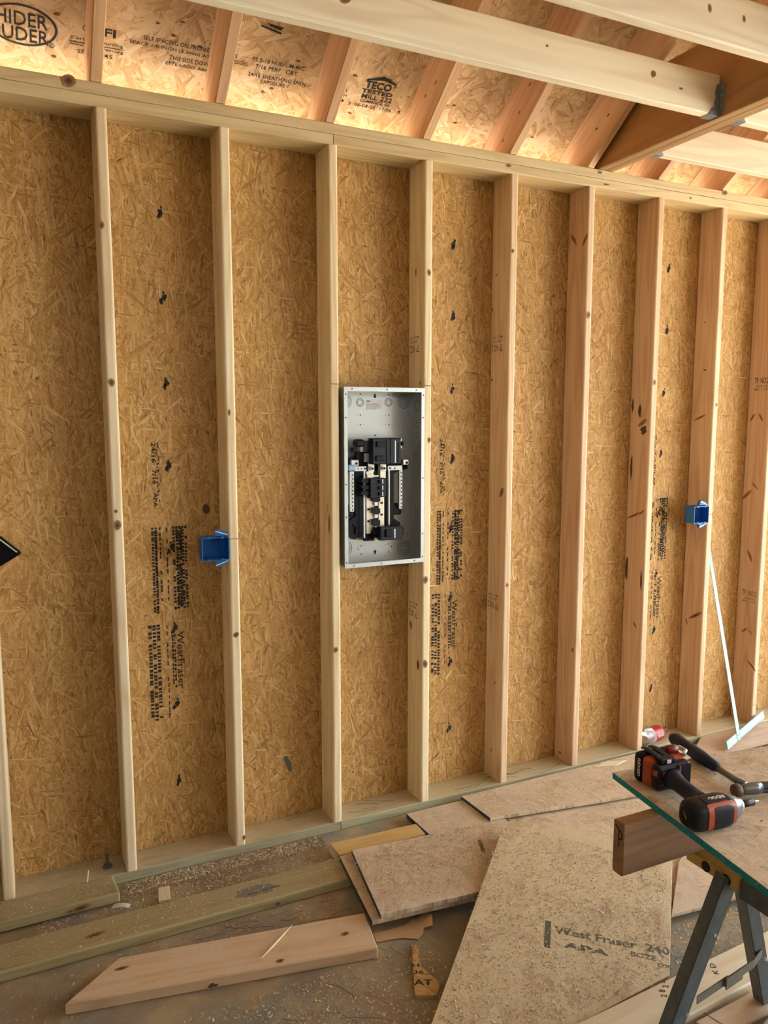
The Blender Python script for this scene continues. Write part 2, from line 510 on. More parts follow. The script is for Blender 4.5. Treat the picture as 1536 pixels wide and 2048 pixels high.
def text(name, body, mw, parent, mat, width=None, height=None, bold=0.0, align='LEFT', wrap=None):
    bold += 0.006
    """flat print: a mesh of the letters; width and height in metres"""
    cu = bpy.data.curves.new(name, 'FONT')
    cu.body = body
    cu.size = 1.0
    cu.resolution_u = 2
    cu.offset = bold
    tmp = bpy.data.objects.new(name + '_tmp', cu)
    COL.objects.link(tmp)
    dg = bpy.context.evaluated_depsgraph_get()
    me = bpy.data.meshes.new_from_object(tmp.evaluated_get(dg))
    bpy.data.objects.remove(tmp)
    bpy.data.curves.remove(cu)
    xs = [v.co.x for v in me.vertices]
    ys = [v.co.y for v in me.vertices]
    x0, x1, y0, y1 = min(xs), max(xs), min(ys), max(ys)
    sy = (height / (y1 - y0)) if height else 1.0
    sx = (width / (x1 - x0)) if width else sy
    if not height:
        sy = sx
    for v in me.vertices:
        v.co.x = (v.co.x - x0) * sx
        v.co.y = (v.co.y - y0) * sy
        if align == 'CENTER':
            v.co.x -= (x1 - x0) * sx / 2
            v.co.y -= (y1 - y0) * sy / 2
        if wrap:
            r = wrap
            a = v.co.y / r
            v.co = Vector((v.co.x, r * math.sin(a), r * math.cos(a)))
    me.materials.clear()
    me.materials.append(mat)
    return link(name, me, mat, parent, mw)

def blob_bm(r, n=14, jit=0.35, sx=1.0, sy=1.0):
    bm = bmesh.new()
    vs = [bm.verts.new((sx * r * (1 + random.uniform(-jit, jit)) * math.cos(2 * math.pi * i / n),
                        sy * r * (1 + random.uniform(-jit, jit)) * math.sin(2 * math.pi * i / n), 0)) for i in range(n)]
    bm.faces.new(vs)
    return bm

_bm = bmesh.new()
_c = _bm.verts.new((0, 0, 0))
_vs = [_bm.verts.new((math.cos(a) * (1 + 0.10 * math.sin(3 * a + 1)), math.sin(a) * (1 + 0.10 * math.sin(2 * a)), 0)) for a in [2 * math.pi * i / 18 for i in range(18)]]
for i in range(18):
    _bm.faces.new((_c, _vs[i], _vs[(i + 1) % 18]))
KNOT = mesh(_bm, 'knot')
KNOT_RED = KNOT.copy()
KNOT.materials.append(M['knot'])
KNOT_RED.materials.append(M['knot_red'])

def knot(parent, mw, rx, ry, ang=0.0, red=False):
    mm = mw @ Matrix.Rotation(ang, 4, 'Z') @ Matrix.Diagonal((rx, ry, 1, 1))
    return link('knot', KNOT_RED if red else KNOT, None, parent, mm)

def front(x, z, y=-0.0006):
    return frame((x, y, z), (1, 0, 0), (0, 0, 1))

def leftface(x, y, z):
    return frame((x - 0.0006, y, z), (0, -1, 0), (0, 0, 1))

# ------------------------------------------------------------------ setting: ground, slab, walls
S = 0.4064
TH = 0.0381
DEP = 0.137
X0, X1 = -7.3, 5.75
ZS, ZT = TH, 2.6935          # stud bottom and top
bm = box_bm(X0 - 0.1, -6.1, -0.25, X1 + 0.1, 0.16, 0.0)
structure(obj('floor', bm, M['slab']))
bm = bmesh.new()
bx(bm, -40, -40, -0.40, 40, 40, -0.26)
structure(obj('ground', bm, M['ground']))

wall = structure(empty('wall_back'))
SHEET = 1.2192
for i in range(-6, 5):
    xa, xb = 0.0190 + i * SHEET, 0.0190 + (i + 1) * SHEET
    xb = min(xb, X1)
    if xa >= X1:
        continue
    w2, h2 = (xb - xa) / 2 - 0.0012, 1.385
    bm = box_bm(-w2, -h2, -0.0055, w2, h2, 0.0055)
    obj('sheathing_panel', bm, M['wall_osb'], wall, frame(((xa + xb) / 2, DEP + 0.0056, h2 - 0.005), (1, 0, 0), (0, 0, 1)))

studs = {}
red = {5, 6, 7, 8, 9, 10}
for k in range(-17, 14):
    mm = frame((k * S + TH / 2, DEP / 2, (ZS + ZT) / 2), (0, 0, 1), (0, 1, 0))
    studs[k] = board('stud', ZT - ZS - 0.0006, DEP - 0.0006, TH, M['stud_red_shade'] if k >= 5 else M['stud'], wall, mm, ease=0.0085, seg=3)
# sill plates (treated), joint under the fourth stud
JX = 1.2520
for a, c in ((X0, JX - 0.0015), (JX + 0.0015, X1)):
    sill = board('bottom_plate', c - a, DEP - 0.0006, TH, M['sill'], wall, frame(((a + c) / 2, DEP / 2, TH / 2), (1, 0, 0), (0, 1, 0)), ease=0.004)
JT = 1.2405
tp = []
for a, c in ((X0, JT - 0.0012), (JT + 0.0012, X1)):
    tp.append(board('top_plate', c - a, DEP - 0.0006, 0.0375, M['plate'], wall, frame(((a + c) / 2, DEP / 2, ZT + 0.0190), (1, 0, 0), (0, 1, 0)), ease=0.003))
tp.append(board('top_plate', X1 - X0, DEP - 0.0006, 0.0375, M['plate'], wall, frame(((X0 + X1) / 2, DEP / 2 + 0.0012, ZT + 0.0570 + 0.0006), (1, 0, 0), (0, 1, 0)), ease=0.003))
ZP = ZT + 0.0768

# knots on the fronts of the studs and plates
for k, x, z, rx, rz, a in [(1, .413, 2.322, .009, .014, 0), (1, .424, 1.808, .011, .014, 0.3), (1, .424, 1.319, .013, .018, 0), (1, .421, 1.368, .006, .007, 0),
                           (2, .826, 1.708, .005, .012, 0), (2, .832, .879, .012, .010, 0.4), (2, .845, .067, .006, .010, 0),
                           (3, 1.234, .768, .010, .012, 0), (4, 1.647, 2.265, .008, .013, .2), (4, 1.652, 1.599, .008, .012, 0),
                           (4, 1.640, 1.016, .011, .016, 0), (4, 1.640, .654, .012, .018, 0.3), (5, 2.045, 2.384, .008, .009, 0),
                           (5, 2.05, .956, .007, .010, 0), (6, 2.455, 2.144, .012, .016, 0), (7, 2.862, 1.855, .010, .014, 0), (8, 3.275, 1.753, .007, .010, 0)]:
    knot(studs[k], front(x, z), rx, rz, a)
for i, x, z, rx, rz in [(2, .332, 2.758, .022, .020), (2, 2.496, 2.757, .012, .006), (1, 2.016, 2.722, .014, .007), (1, 2.532, 2.711, .020, .004), (1, 3.039, 2.712, .006, .005), (2, 3.26, 2.762, .016, .012)]:
    knot(tp[i], front(x, z), rx, rz, 0.0)
# knots and red streaks on the left faces
for k, y, z, ry, rz, a, r in [(3, .020, 1.275, .010, .040, 0, 1), (3, .045, 1.32, .003, .05, -0.35, 1), (4, .102, .80, .010, .020, .3, 1), (4, .071, 2.275, .006, .016, 0, 1), (4, .035, .641, .012, .022, 0, 0), (4, .03, 1.83, .004, .012, .3, 0),
                              (5, .126, 2.157, .006, .010, 0, 1), (5, .030, 1.365, .012, .026, -.5, 1), (5, .055, .496, .005, .009, 0, 1), (5, .074, .168, .004, .010, 0, 0), (5, .120, 1.855, .008, .006, 0, 1), (5, .10, 2.30, .004, .008, 0, 0),
                              (6, .093, 2.485, .009, .034, .7, 1), (6, .017, 2.469, .009, .030, -.6, 1), (6, .018, .605, .008, .012, 0, 1), (6, .088, .072, .010, .006, 0, 0),
                              (7, .050, 1.665, .010, .034, -1.0, 1), (7, .081, 1.215, .007, .050, -1.15, 1), (7, .030, 1.235, .005, .02, -.8, 0), (7, .046, .671, .006, .018, .8, 1),
                              (8, .077, 1.691, .006, .040, -1.2, 1), (8, .045, .675, .009, .050, -1.0, 0), (8, .10, .63, .004, .018, .5, 1), (8, .074, 2.16, .004, .006, 0, 0), (8, .06, 1.927, .004, .012, 1.2, 0),
                              (9, .100, 1.691, .007, .026, -.6, 1), (9, .048, 1.691, .007, .026, .6, 1), (9, .110, 1.278, .010, .042, -.8, 1), (9, .060, 1.33, .005, .03, .9, 1), (9, .067, .952, .009, .036, .5, 1), (9, .074, .543, .006, .026, -.9, 1), (9, .040, .54, .004, .018, .9, 1), (9, .02, .36, .005, .04, .9, 0)]:
    knot(studs[k], leftface(k * S, y, z), ry, rz, a, bool(r))
# grade stamps on the left faces
def grade(k, y, z, flip, m2):
    mm = leftface(k * S, y, z)
    mm = mm @ (Matrix.Rotation(math.pi, 4, 'Z') if flip else Matrix.Identity(4))
    text('grade_stamp', 'TP  NO.2', mm, studs[k], m2, width=0.085, height=0.030)
    text('grade_stamp', 'KD19 S-P-F', mm @ T(0.015, -0.020, 0), studs[k], m2, width=0.066, height=0.011)
    text('grade_stamp', 'MILL 3  SYP', mm @ T(0.004, -0.036, 0), studs[k], m2, width=0.078, height=0.010)
grade(4, 0.040, 1.985, True, M['ink_soft'])
grade(4, 0.040, .870, True, M['ink_soft'])
grade(5, 0.040, 2.005, True, M['ink_soft'])
grade(5, 0.040, .865, True, M['ink_soft'])
grade(9, 0.100, 1.868, False, M['ink'])
grade(9, 0.100, .735, False, M['ink_soft'])
# dark stains on the worn eighth stud
for y, z, ry, rz in [(.070, 1.72, .012, .055), (.040, 1.63, .022, .035), (.118, 1.75, .010, .05), (.112, 1.45, .010, .09), (.118, .95, .014, .10), (.016, .90, .007, .07)]:
    o = obj('stain', blob_bm(1.0, 16, 0.3), M['ink_soft'], studs[7], leftface(7 * S, y, z) @ Matrix.Diagonal((ry * .8, rz * .6, 1, 1)))
for k, z in [(2, 1.244), (8, 1.205), (3, 1.818), (4, 1.818), (9, .14)]:
    bm = bmesh.new()
    bx(bm, -0.017, -0.0011, 0, 0.017, 0.0011, 0.0002)
    obj('pencil_mark', bm, M['pencil'], studs[k], front(k * S + TH / 2, z))

# printed ink on the wall sheathing: nail-line blots, rows of worn print, the mill name reading downwards
panels = [o for o in wall.children if o.name.startswith('sheathing_panel')]
def panel_at(x):
    for o in panels:
        if abs(WM[o.name].translation.x - x) < SHEET / 2:
            return o
ink = lambda x, z: frame((x, DEP - 0.0009, z), (1, 0, 0), (0, 0, 1))
for xc in (0.630, 1.842, 3.062):
    p = panel_at(xc)
    for j, z in enumerate((2.418, 2.122, 1.815, 1.512, 1.208, .895, .598, .288)):
        for q in range(3):
            obj('ink_blot', blob_bm(0.011 - 0.003 * q, 11, 0.5, 0.8, 1.15), M['ink'], p,
                ink(xc + random.uniform(-.004, .004) - 0.006 * (q == 1), z + (0, -0.014, 0.017)[q]))
    def rows(x_lo, x_hi, z_hi, z_lo, ncol, step, fill):
        bm = bmesh.new()
        for c in range(ncol):
            xx = x_lo + (x_hi - x_lo) * (c + 0.5) / ncol
            hw = (x_hi - x_lo) / ncol * 0.41
            z = z_hi
            while z > z_lo:
                l = random.uniform(0.45, 0.88) * step
                if random.random() < fill:
                    vs = [bm.verts.new(v3) for v3 in ((xx - hw, 0, z), (xx + hw, 0, z), (xx + hw, 0, z - l), (xx - hw, 0, z - l))]
                    bm.faces.new(vs)
                z -= step * random.uniform(0.85, 1.2)
        obj('worn_print', bm, M['ink'], p, T(0, DEP - 0.0008, 0))
    rows(xc - .074, xc - .052, 1.285, .962, 2, .0120, .93)
    rows(xc - .060, xc - .052, 1.285, .962, 1, .0090, .95)
    rows(xc - .045, xc - .038, 1.285, .975, 1, .018, .75)
    rows(xc - .020, xc - .014, 1.280, 1.00, 1, .022, .8)
    rows(xc + .002, xc + .058, 1.285, .97, 5, .0130, .72)
    rows(xc + .016, xc + .040, 1.280, .985, 2, .0100, .95)
    rows(xc - .098, xc - .052, .915, .545, 3, .0135, .88)
    rows(xc - .030, xc - .025, .91, .56, 1, .024, .8)
    rows(xc - .012, xc + .004, .87, .66, 2, .014, .8)
    dn = lambda x, z: frame((x, DEP - 0.0008, z), (0, 0, -1), (1, 0, 0))
    text('mill_print', 'WestFraser', dn(xc + .008, .880), p, M['ink'], width=.225, height=.026)
    text('mill_print', '24/16', dn(xc - .062, 1.600), p, M['ink'], width=.075, height=.016, bold=.02)
    text('mill_print', '7/16', dn(xc - .062, 1.500), p, M['ink'], width=.055, height=.016, bold=.02)
    text('mill_print', 'APA', dn(xc - .060, 1.415), p, M['ink'], width=.055, height=.014, bold=.02)
    rows(xc - .045, xc - .036, 1.60, 1.345, 2, .012, .4)
for x, z, rx, rz, a in [(1.073, .264, .012, .045, .3), (.763, 1.344, .013, .020, .1)]:
    mm = ink(x, z) @ Matrix.Rotation(a, 4, 'Z') @ Matrix.Diagonal((rx, rz, 1, 1))
    obj('dark_flake', blob_bm(1.0, 8, .2), M['ink_soft'] if z > 1 else M['ink_grey'], panel_at(x), mm)

# the other walls of the building, around the camera; open garage end on the right
bm = bmesh.new()
bx(bm, X0 - 0.02, -6.0, 0.0, X0, 0.137, 2.77)
structure(obj('wall_left', bm, M['low_bounce']))
bm = bmesh.new()
bx(bm, X0, -6.02, 0.0, X1, -6.0, 2.77)
structure(obj('wall_front', bm, M['low_bounce']))
bm = bmesh.new()
bx(bm, X1, -0.12, 0.0, X1 + 0.02, 0.137, 2.77)
bx(bm, X1, -6.0, 0.0, X1 + 0.02, -5.8, 2.77)
bx(bm, X1, -5.8, 2.66, X1 + 0.02, -0.12, 2.77)
structure(obj('wall_right', bm, M['wall_osb']))

# ------------------------------------------------------------------ setting: roof
ceil = structure(empty('ceiling', (0, 0, 2.77)))
ZR = 3.009
def roofm(x, s, off=0.0):      # x along the wall, s up the slope, off into the room
    n_in = Vector((0, -.6, -.8))
    return frame(Vector((x, 0, ZR)) + Vector((0, -.8, .6)) * s + n_in * off, (1, 0, 0), (0, -.8, .6))
roof_panels = []
SE = -0.56
for r in range(4):
    s0 = SE + r * SHEET
    s1 = min(s0 + SHEET - 0.003, 3.75)
    xs = [X0 - .1] + [0.0087 + 6 * S * i + (3 * S if r % 2 else 0) for i in range(-3, 3)] + [X1 + .1]
    xs = sorted(x for x in xs if X0 - .11 <= x <= X1 + .11)
    for a, c in zip(xs, xs[1:]):
        if c - a < 0.05:
            continue
        w2, h2 = (c - a) / 2 - .001, (s1 - s0) / 2
        bm = box_bm(-w2, -h2, -0.011, w2, h2, -0.0002)
        roof_panels.append(obj('roof_panel', bm, M['roof_osb'], ceil, roofm((a + c) / 2, (s0 + s1) / 2)))
bm = bmesh.new()
bx(bm, X0 - .1, -0.0, -0.011, X1 + .1, 3.85, 0, frame((0, -3.0, 5.25), (1, 0, 0), (0, -.8, -.6)))
obj('roof_panel', bm, M['roof_osb'], ceil)
for xe in (X0 - .02, X1):
    bm = prism_bm([(.02, 2.77), (-6.0, 2.77), (-3.0, 5.24), (.02, 2.985)], 0, .02)
    obj('gable_panel', bm, M['roof_osb'], ceil, Matrix(((0, 0, 1, xe), (1, 0, 0, 0), (0, 1, 0, 0), (0, 0, 0, 1))))
rp = [(-2.98, 2.775 + .75 * 2.98), (0.0, 2.775), (0.0, ZP + 0.001), (DEP + 0.002, ZP + 0.001), (DEP + 0.002, 2.775 - .75 * DEP), (.44, 2.775 - .75 * .44), (.44, ZR - .75 * .44), (-2.98, ZR + .75 * 2.98)]
rpl = [(-.8 * y + .6 * (z - 2.775), .6 * y + .8 * (z - 2.775)) for y, z in rp]
rpl = [(a, b2 - (0.0012 if i in (6, 7) else 0)) for i, (a, b2) in enumerate(rpl)]
raf_me = mesh(prism_bm(rpl, -TH / 2, TH / 2, 0.003), 'rafter')
raf = {}
for k in range(-18, 14):
    raf[k] = link('rafter', raf_me, M['rafter'], ceil, frame((.4155 + S * k, 0, 2.775), (0, -.8, .6), (0, .6, .8)))

# joists, the laminated beam, joist hangers
XB0, XB1 = 2.488, 2.577
JB, JH = 2.778, 0.140
for i in range(0, 12):
    yc = -.642 + TH / 2 - i * S * 0.995
    L = XB0 - .002 - X0
    j = board('joist', L, JH, TH, M['joist'], ceil, frame((X0 + L / 2, yc, JB + JH / 2), (1, 0, 0), (0, 0, 1)), ease=.004)
    if i == 0:
        for x, z, rx, rz in [(1.02, 2.86, .018, .013), (2.17, 2.865, .012, .012), (.62, 2.79, .022, .008), (.86, 2.90, .008, .006), (1.72, 2.87, .006, .004), (2.3, 2.84, .010, .004)]:
            knot(j, front(x, z, yc - TH / 2 - .0006), rx, rz, 0, True)
    if i == 1:
        for x, z, rx, rz in [(1.99, 2.86, .007, .012), (2.13, 2.86, .006, .010)]:
            knot(j, front(x, z, yc - TH / 2 - .0006), rx, rz, 0.3, True)
for i in range(-1, 12):
    yc = -.642 + TH / 2 - i * S * 0.995
    L = X1 - XB1 - .004
    j = board('joist', L, JH, TH, M['joist'], ceil, frame((XB1 + .002 + L / 2, yc, JB + JH / 2), (1, 0, 0), (0, 0, 1)), ease=.004)
bp_ = [(.11, ZP + .001), (.11, ZR - .75 * .11 - .004), (-.082, 3.066), (-5.95, 3.066), (-5.95, ZP + .001)]
for i, (xa, xb) in enumerate(((XB0, XB0 + .0440), (XB0 + .0448, XB1))):
    bm = prism_bm([(-y, z) for y, z in bp_], -xb, -xa, .0015)   # local: x = -y, y = z, z = -x
    mm = Matrix(((0, 0, -1, 0), (-1, 0, 0, 0), (0, 1, 0, 0), (0, 0, 0, 1)))
    o = obj('beam_ply', bm, M['beam'], ceil, mm)
    o.data.materials.append(M['beam_edge'])
    for p in o.data.polygons:
        if p.normal.y < -0.9:
            p.material_index = 1

def hanger(side, yc):
    bm = bmesh.new()
    xb = XB0 if side < 0 else XB1
    s = side
    t = .0016
    xe = xb + s * .050
    bx(bm, xb, yc - TH / 2 - .002, JB - .0022, xe, yc + TH / 2 + .002, JB - .0006)
    for sy in (-1, 1):
        yf = yc + sy * (TH / 2 + .0006)
        pr = [(0, -.002), (.050, -.002), (.034, .022), (.022, .030), (.026, .045), (.018, .060), (.024, .075), (.016, .105), (0, .110)]
        lo = [bm.verts.new((xb + s * a, yf, JB + c)) for a, c in pr]
        hi = [bm.verts.new((xb + s * a, yf + sy * t, JB + c)) for a, c in pr]
        bm.faces.new(lo); bm.faces.new(hi[::-1])
        for q in range(len(pr)):
            bm.faces.new((lo[q], lo[(q + 1) % len(pr)], hi[(q + 1) % len(pr)], hi[q]))
        pr2 = [(0, -.002), (.014, .004), (.026, .020), (.022, .045), (.030, .060), (.024, .080), (.030, .100), (.010, .112), (0, .112)]
        lo = [bm.verts.new((xb + s * .0006, yf + sy * a, JB + c)) for a, c in pr2]
        hi = [bm.verts.new((xb + s * (.0006 + t), yf + sy * a, JB + c)) for a, c in pr2]
        bm.faces.new(lo); bm.faces.new(hi[::-1])
        for q in range(len(pr2)):
            bm.faces.new((lo[q], lo[(q + 1) % len(pr2)], hi[(q + 1) % len(pr2)], hi[q]))
    h = obj('joist_hanger', bm, M['hanger'], ceil)
    for zz in (.03, .065, .095):
        for sy in (-1, 1):
            b2 = bmesh.new()
            p0 = Vector((xb + s * .0022, yc + sy * (TH / 2 + .014), JB + zz))
            cyl(b2, p0, p0 + Vector((s * .002, 0, 0)), .0035, 8)
            obj('nail_head', b2, M['steel'], h)
for yi in (0, 1):
    hanger(-1, -.642 + TH / 2 - yi * S * .995)
for yi in (-1, 0, 1):
    hanger(1, -.642 + TH / 2 - yi * S * .995)

# print on the roof sheathing
def roof_panel_at(x):
    best = None
    for o in roof_panels:
        t = WM[o.name].translation
        if abs(t.x - x) < 1.23 and t.z < 3.1:
            if best is None or abs(t.x - x) < abs(WM[best.name].translation.x - x):
                best = o
    return best
def rt(body, x0, x1, s, h, bold=0.0, mat=None):
    text('mill_print', body, roofm(x0, s, .0009), roof_panel_at((x0 + x1) / 2), mat or M['ink'], width=x1 - x0, height=h, bold=bold)
rt('SELF SPACING ON PROFILE EDGES', .580, .862, -.084, .015)
rt('SPACE 1/8 INCH (3.2mm) AT ENDS', .537, .868, -.108, .015)
rt("S'", .892, .905, -.084, .014)
rt('THIS SIDE DOWN', .671, .823, -.135, .015)
rt('ESTE LADO ABAJO', .661, .832, -.158, .015)
rt('EDGES', .890, .943, -.106, .014)
rt('PS 2-18 HUD-UM-40C', .957, 1.153, -.082, .015)
rt('7/16 PERF.  CAT.', .973, 1.135, -.106, .015)
rt('24/16 SHEATHING SPAN', .952, 1.171, -.139, .015)
rt('EXPOSURE 1', 1.003, 1.109, -.158, .014)
rt('TECO', 1.402, 1.512, -.098, .030, .03)
rt('TESTED', 1.395, 1.526, -.118, .016, .03)
rt('MILL 222', 1.402, 1.532, -.141, .019, .01)
rt('COMMERCE, GA', 1.402, 1.531, -.159, .014, .01)
rt('S  06-04-25  17:06', 1.359, 1.543, -.177, .013)
rt('R', 1.574, 1.584, -.176, .012, .02)
rt('o', 1.518, 1.528, -.080, .009, .02)
rt('SS', 1.300, 1.332, -.085, .016, .01)
rt('U', 1.312, 1.326, -.108, .014, .02)
rt('NTS', 1.305, 1.340, -.131, .014)
rt('IGH', 1.308, 1.343, -.150, .013)
rt('SFI', .425, .492, -.100, .028, .02)
rt('Certified Sourcing', .354, .517, -.131, .014)
rt('www.sfiprogram.org', .349, .519, -.152, .014)
rt('SFI-00045', .373, .486, -.173, .014)
rt('R', .292, .299, -.168, .009)
rt('HIDER', .130, .283, -.118, .044)
rt('IUDER', .136, .286, -.168, .044)
rt('PINE LUMBER MILL', 3.062, 3.213, -.148, .010, .03)
rt('NO 1', 3.27, 3.30, -.155, .010, .03)
pa = roof_panel_at(.2)
def strokes(name, polys, mw, parent, mat):
    bm = bmesh.new()
    for p in polys:
        bm.faces.new([bm.verts.new((x, y, 0)) for x, y in p])
    return obj(name, bm, mat, parent, mw)
N = 40
el = []
for i in range(N):
    a0, a1 = 2 * math.pi * i / N, 2 * math.pi * (i + 1) / N
    el.append([(.105 * math.cos(a0), .066 * math.sin(a0)), (.105 * math.cos(a1), .066 * math.sin(a1)),
               (.098 * math.cos(a1), .060 * math.sin(a1)), (.098 * math.cos(a0), .060 * math.sin(a0))])
strokes('oval_logo', el, roofm(.207, -.116, .0009), pa, M['ink'])
for c, r in (((.295, -.164), .009), ((.398, -.085), .010)):
    strokes('ring_mark', [[(r * math.cos(a), r * math.sin(a)), (r * math.cos(a + .55), r * math.sin(a + .55)), (r * .8 * math.cos(a + .55), r * .8 * math.sin(a + .55)), (r * .8 * math.cos(a), r * .8 * math.sin(a))] for a in [i * .5236 for i in range(12)]], roofm(c[0], c[1], .0009), pa, M['ink'])
strokes('ruled_line', [[(0, 0), (.17, .002), (.17, .0045), (0, .0025)]], roofm(.349, -.138, .0009), pa, M['ink'])
pb = roof_panel_at(1.45)
strokes('roof_mark', [[(0, 0), (.065, .022), (.125, 0), (.125, -.005), (.07, .006), (0, -.005)]], roofm(1.402, -.064, .0009), pb, M['ink'])
strokes('arrow', [[(0, .002), (.020, .002), (.020, .008), (.034, 0), (.020, -.008), (.020, -.002), (0, -.002)]], roofm(1.308, -.166, .0009), pb, M['ink'])
strokes('marker_strokes', [[(0, .010), (.075, -.002), (.078, -.010), (0, .004)], [(.022, .020), (.080, .016), (.074, .003), (.034, .010)]], roofm(.960, .038, .0009), roof_panel_at(1.0), M['ink'])
for x, s in [(.31, -.06), (.30, -.20), (.675, -.05), (.77, -.07), (1.05, -.17), (1.12, -.05), (1.35, -.06), (1.49, -.05), (1.38, -.21), (.70, -.0), (1.80, -.10), (1.84, -.17), (2.2, -.12), (2.23, -.17), (.62, -.02), (1.02, -.19)]:
    obj('dark_flake', blob_bm(.006, 9, .5, 1.5, .7), M['flake_brown'], roof_panel_at(x), roofm(x, s, .0008))
knot(raf[0], frame((.3964 - .0006, .02, 2.86), (0, -.8, .6), (0, .6, .8)), .02, .01, 0)
for k, y, dz, a in [(3, -.10, .09, 0), (3, -.02, .13, .3), (4, -.06, .09, 0), (4, -.13, .12, 0), (4, .05, .10, 0), (5, -.05, .10, .4), (5, -.12, .08, 0)]:
    knot(raf[k], frame((.3965 + S * k - .0006, y, 2.775 - .75 * y + dz), (0, .8, -.6), (0, .6, .8)), .010, .005, a)

# ------------------------------------------------------------------ electrical panel between studs
ep = thing('electrical_panel', 'open grey steel breaker panel with black breakers, mounted between two studs', 'electrical panel', (1.450, .04, 1.093))
CO = {'rim': ([1.1674, .4454, -.0045, .007], [1.8724, .0125, -.3939, -.0262]),
      'chassis': ([1.1849, .455, -.0041, .0066], [1.8761, .0121, -.401, -.0264]),
      'back': ([1.2023, .4615, -.0043, .0069], [1.8786, .0129, -.407, -.0274])}
def uv(pl, u, v):
    a, c = CO[pl]
    u, v = u / 1000, v / 1000
    return (a[0] + a[1] * u + a[2] * v + a[3] * u * v, c[0] + c[1] * u + c[2] * v + c[3] * u * v)
PX0, PX1, PZ0, PZ1, PYF, PYB = 1.2715, 1.6245, 1.097, 1.808, -.011, .092
t = .0018
bm = bmesh.new()
bx(bm, PX0, PYB - t, PZ0, PX1, PYB, PZ1)
obj('back_plate', bm, M['panel_back'], ep)
bm = bmesh.new()
bx(bm, PX0, PYF, PZ0, PX0 + t, PYB - t, PZ1)
bx(bm, PX1 - t, PYF, PZ0, PX1, PYB - t, PZ1)
bx(bm, PX0 + t, PYF, PZ0, PX1 - t, PYB - t, PZ0 + t)
bx(bm, PX0 + t, PYF, PZ1 - t, PX1 - t, PYB - t, PZ1)
obj('side_walls', bm, M['panel_back'], ep)
bm = bmesh.new()
fw = .0165
bx(bm, PX0, PYF - t, PZ1 - fw, PX1, PYF, PZ1)
bx(bm, PX0, PYF - t, PZ0, PX1, PYF, PZ0 + fw)
bx(bm, PX0, PYF - t, PZ0 + fw, PX0 + .0145, PYF, PZ1 - fw)
bx(bm, PX1 - .0145, PYF - t, PZ0 + fw, PX1, PYF, PZ1 - fw)
rim = obj('front_flange', bm, M['panel_rim'], ep)
for x, z in [(1.305, PZ1 - .008), (1.455, PZ1 - .008), (1.585, PZ1 - .008), (1.31, PZ0 + .008), (1.43, PZ0 + .008), (1.58, PZ0 + .008),
             (PX0 + .007, 1.78), (PX0 + .007, 1.69), (PX0 + .007, 1.43), (PX0 + .007, 1.30), (PX0 + .007, 1.12),
             (PX1 - .007, 1.78), (PX1 - .007, 1.69), (PX1 - .007, 1.445), (PX1 - .007, 1.215), (PX1 - .007, 1.12)]:
    bm = bmesh.new()
    cyl(bm, (x, PYF - t - .0004, z), (x, PYF - t - .0001, z), .0030, 8)
    obj('screw_hole', bm, M['hole'], rim)
def knockout(u, v, r, n=2):
    x, z = uv('back', u, v)
    bm = bmesh.new()
    for q in range(n):
        R = r * (1 - .30 * q)
        for i in range(24):
            a0, a1 = 2 * math.pi * i / 24, 2 * math.pi * (i + 1) / 24
            pts = [(x + R * math.cos(a0), z + R * math.sin(a0)), (x + R * math.cos(a1), z + R * math.sin(a1)), (x + (R - .0018) * math.cos(a1), z + (R - .0018) * math.sin(a1)), (x + (R - .0018) * math.cos(a0), z + (R - .0018) * math.sin(a0))]
            bm.faces.new([bm.verts.new((a, PYB - t - .0006, c)) for a, c in pts])
    obj('knockout', bm, M['black2'], ep)
for u, v, r, n in [(393, 318, .017, 2), (668, 318, .017, 2), (822, 310, .029, 3), (255, 305, .027, 3), (825, 1740, .031, 3), (262, 1745, .027, 3)]:
    knockout(u, v, r, n)
for y, z, r in [(.05, 1.74, .022), (.05, 1.66, .012), (.05, 1.62, .012), (.03, 1.58, .012), (.055, 1.54, .012), (.05, 1.30, .012), (.05, 1.26, .012)]:
    bm = bmesh.new()
    for q in range(16):
        a0, a1 = 2 * math.pi * q / 16, 2 * math.pi * (q + 1) / 16
        bm.faces.new([bm.verts.new((PX1 - t - .0006, y + rr2 * math.cos(a), z + rr2 * math.sin(a))) for a, rr2 in ((a0, r), (a1, r), (a1, r - .002), (a0, r - .002))])
    obj('side_knockout', bm, M['black2'], ep)
def hole(u, v, r=.0032):
    x, z = uv('back', u, v)
    bm = bmesh.new()
    cyl(bm, (x, PYB - t - .0008, z), (x, PYB - t - .0002, z), r, 8)
    return obj('hole', bm, M['hole'], ep)
for u, v, r in [(397, 240, .0032), (672, 245, .0032), (397, 438, .003), (365, 438, .0015), (430, 438, .0015), (672, 438, .003), (640, 438, .0015), (703, 438, .0015),
                (397, 532, .003), (365, 532, .0015), (430, 532, .0015), (672, 532, .003), (640, 532, .0015), (703, 532, .0015), (537, 635, .0035), (403, 1720, .0028), (375, 1726, .0015), (432, 1718, .0015),
                (670, 1700, .0025), (640, 1705, .0015), (695, 1725, .003), (405, 1802, .0032), (670, 1780, .0028), (375, 1752, .0028), (858, 1040, .002), (858, 1255, .002), (855, 1600, .002), (865, 438, .002)]:
    hole(u, v, r)
for u, v, up in [(537, 262, 1), (537, 1775, -1)]:
    hole(u, v, .0062)
    hole(u, v - 18 * up, .0036)
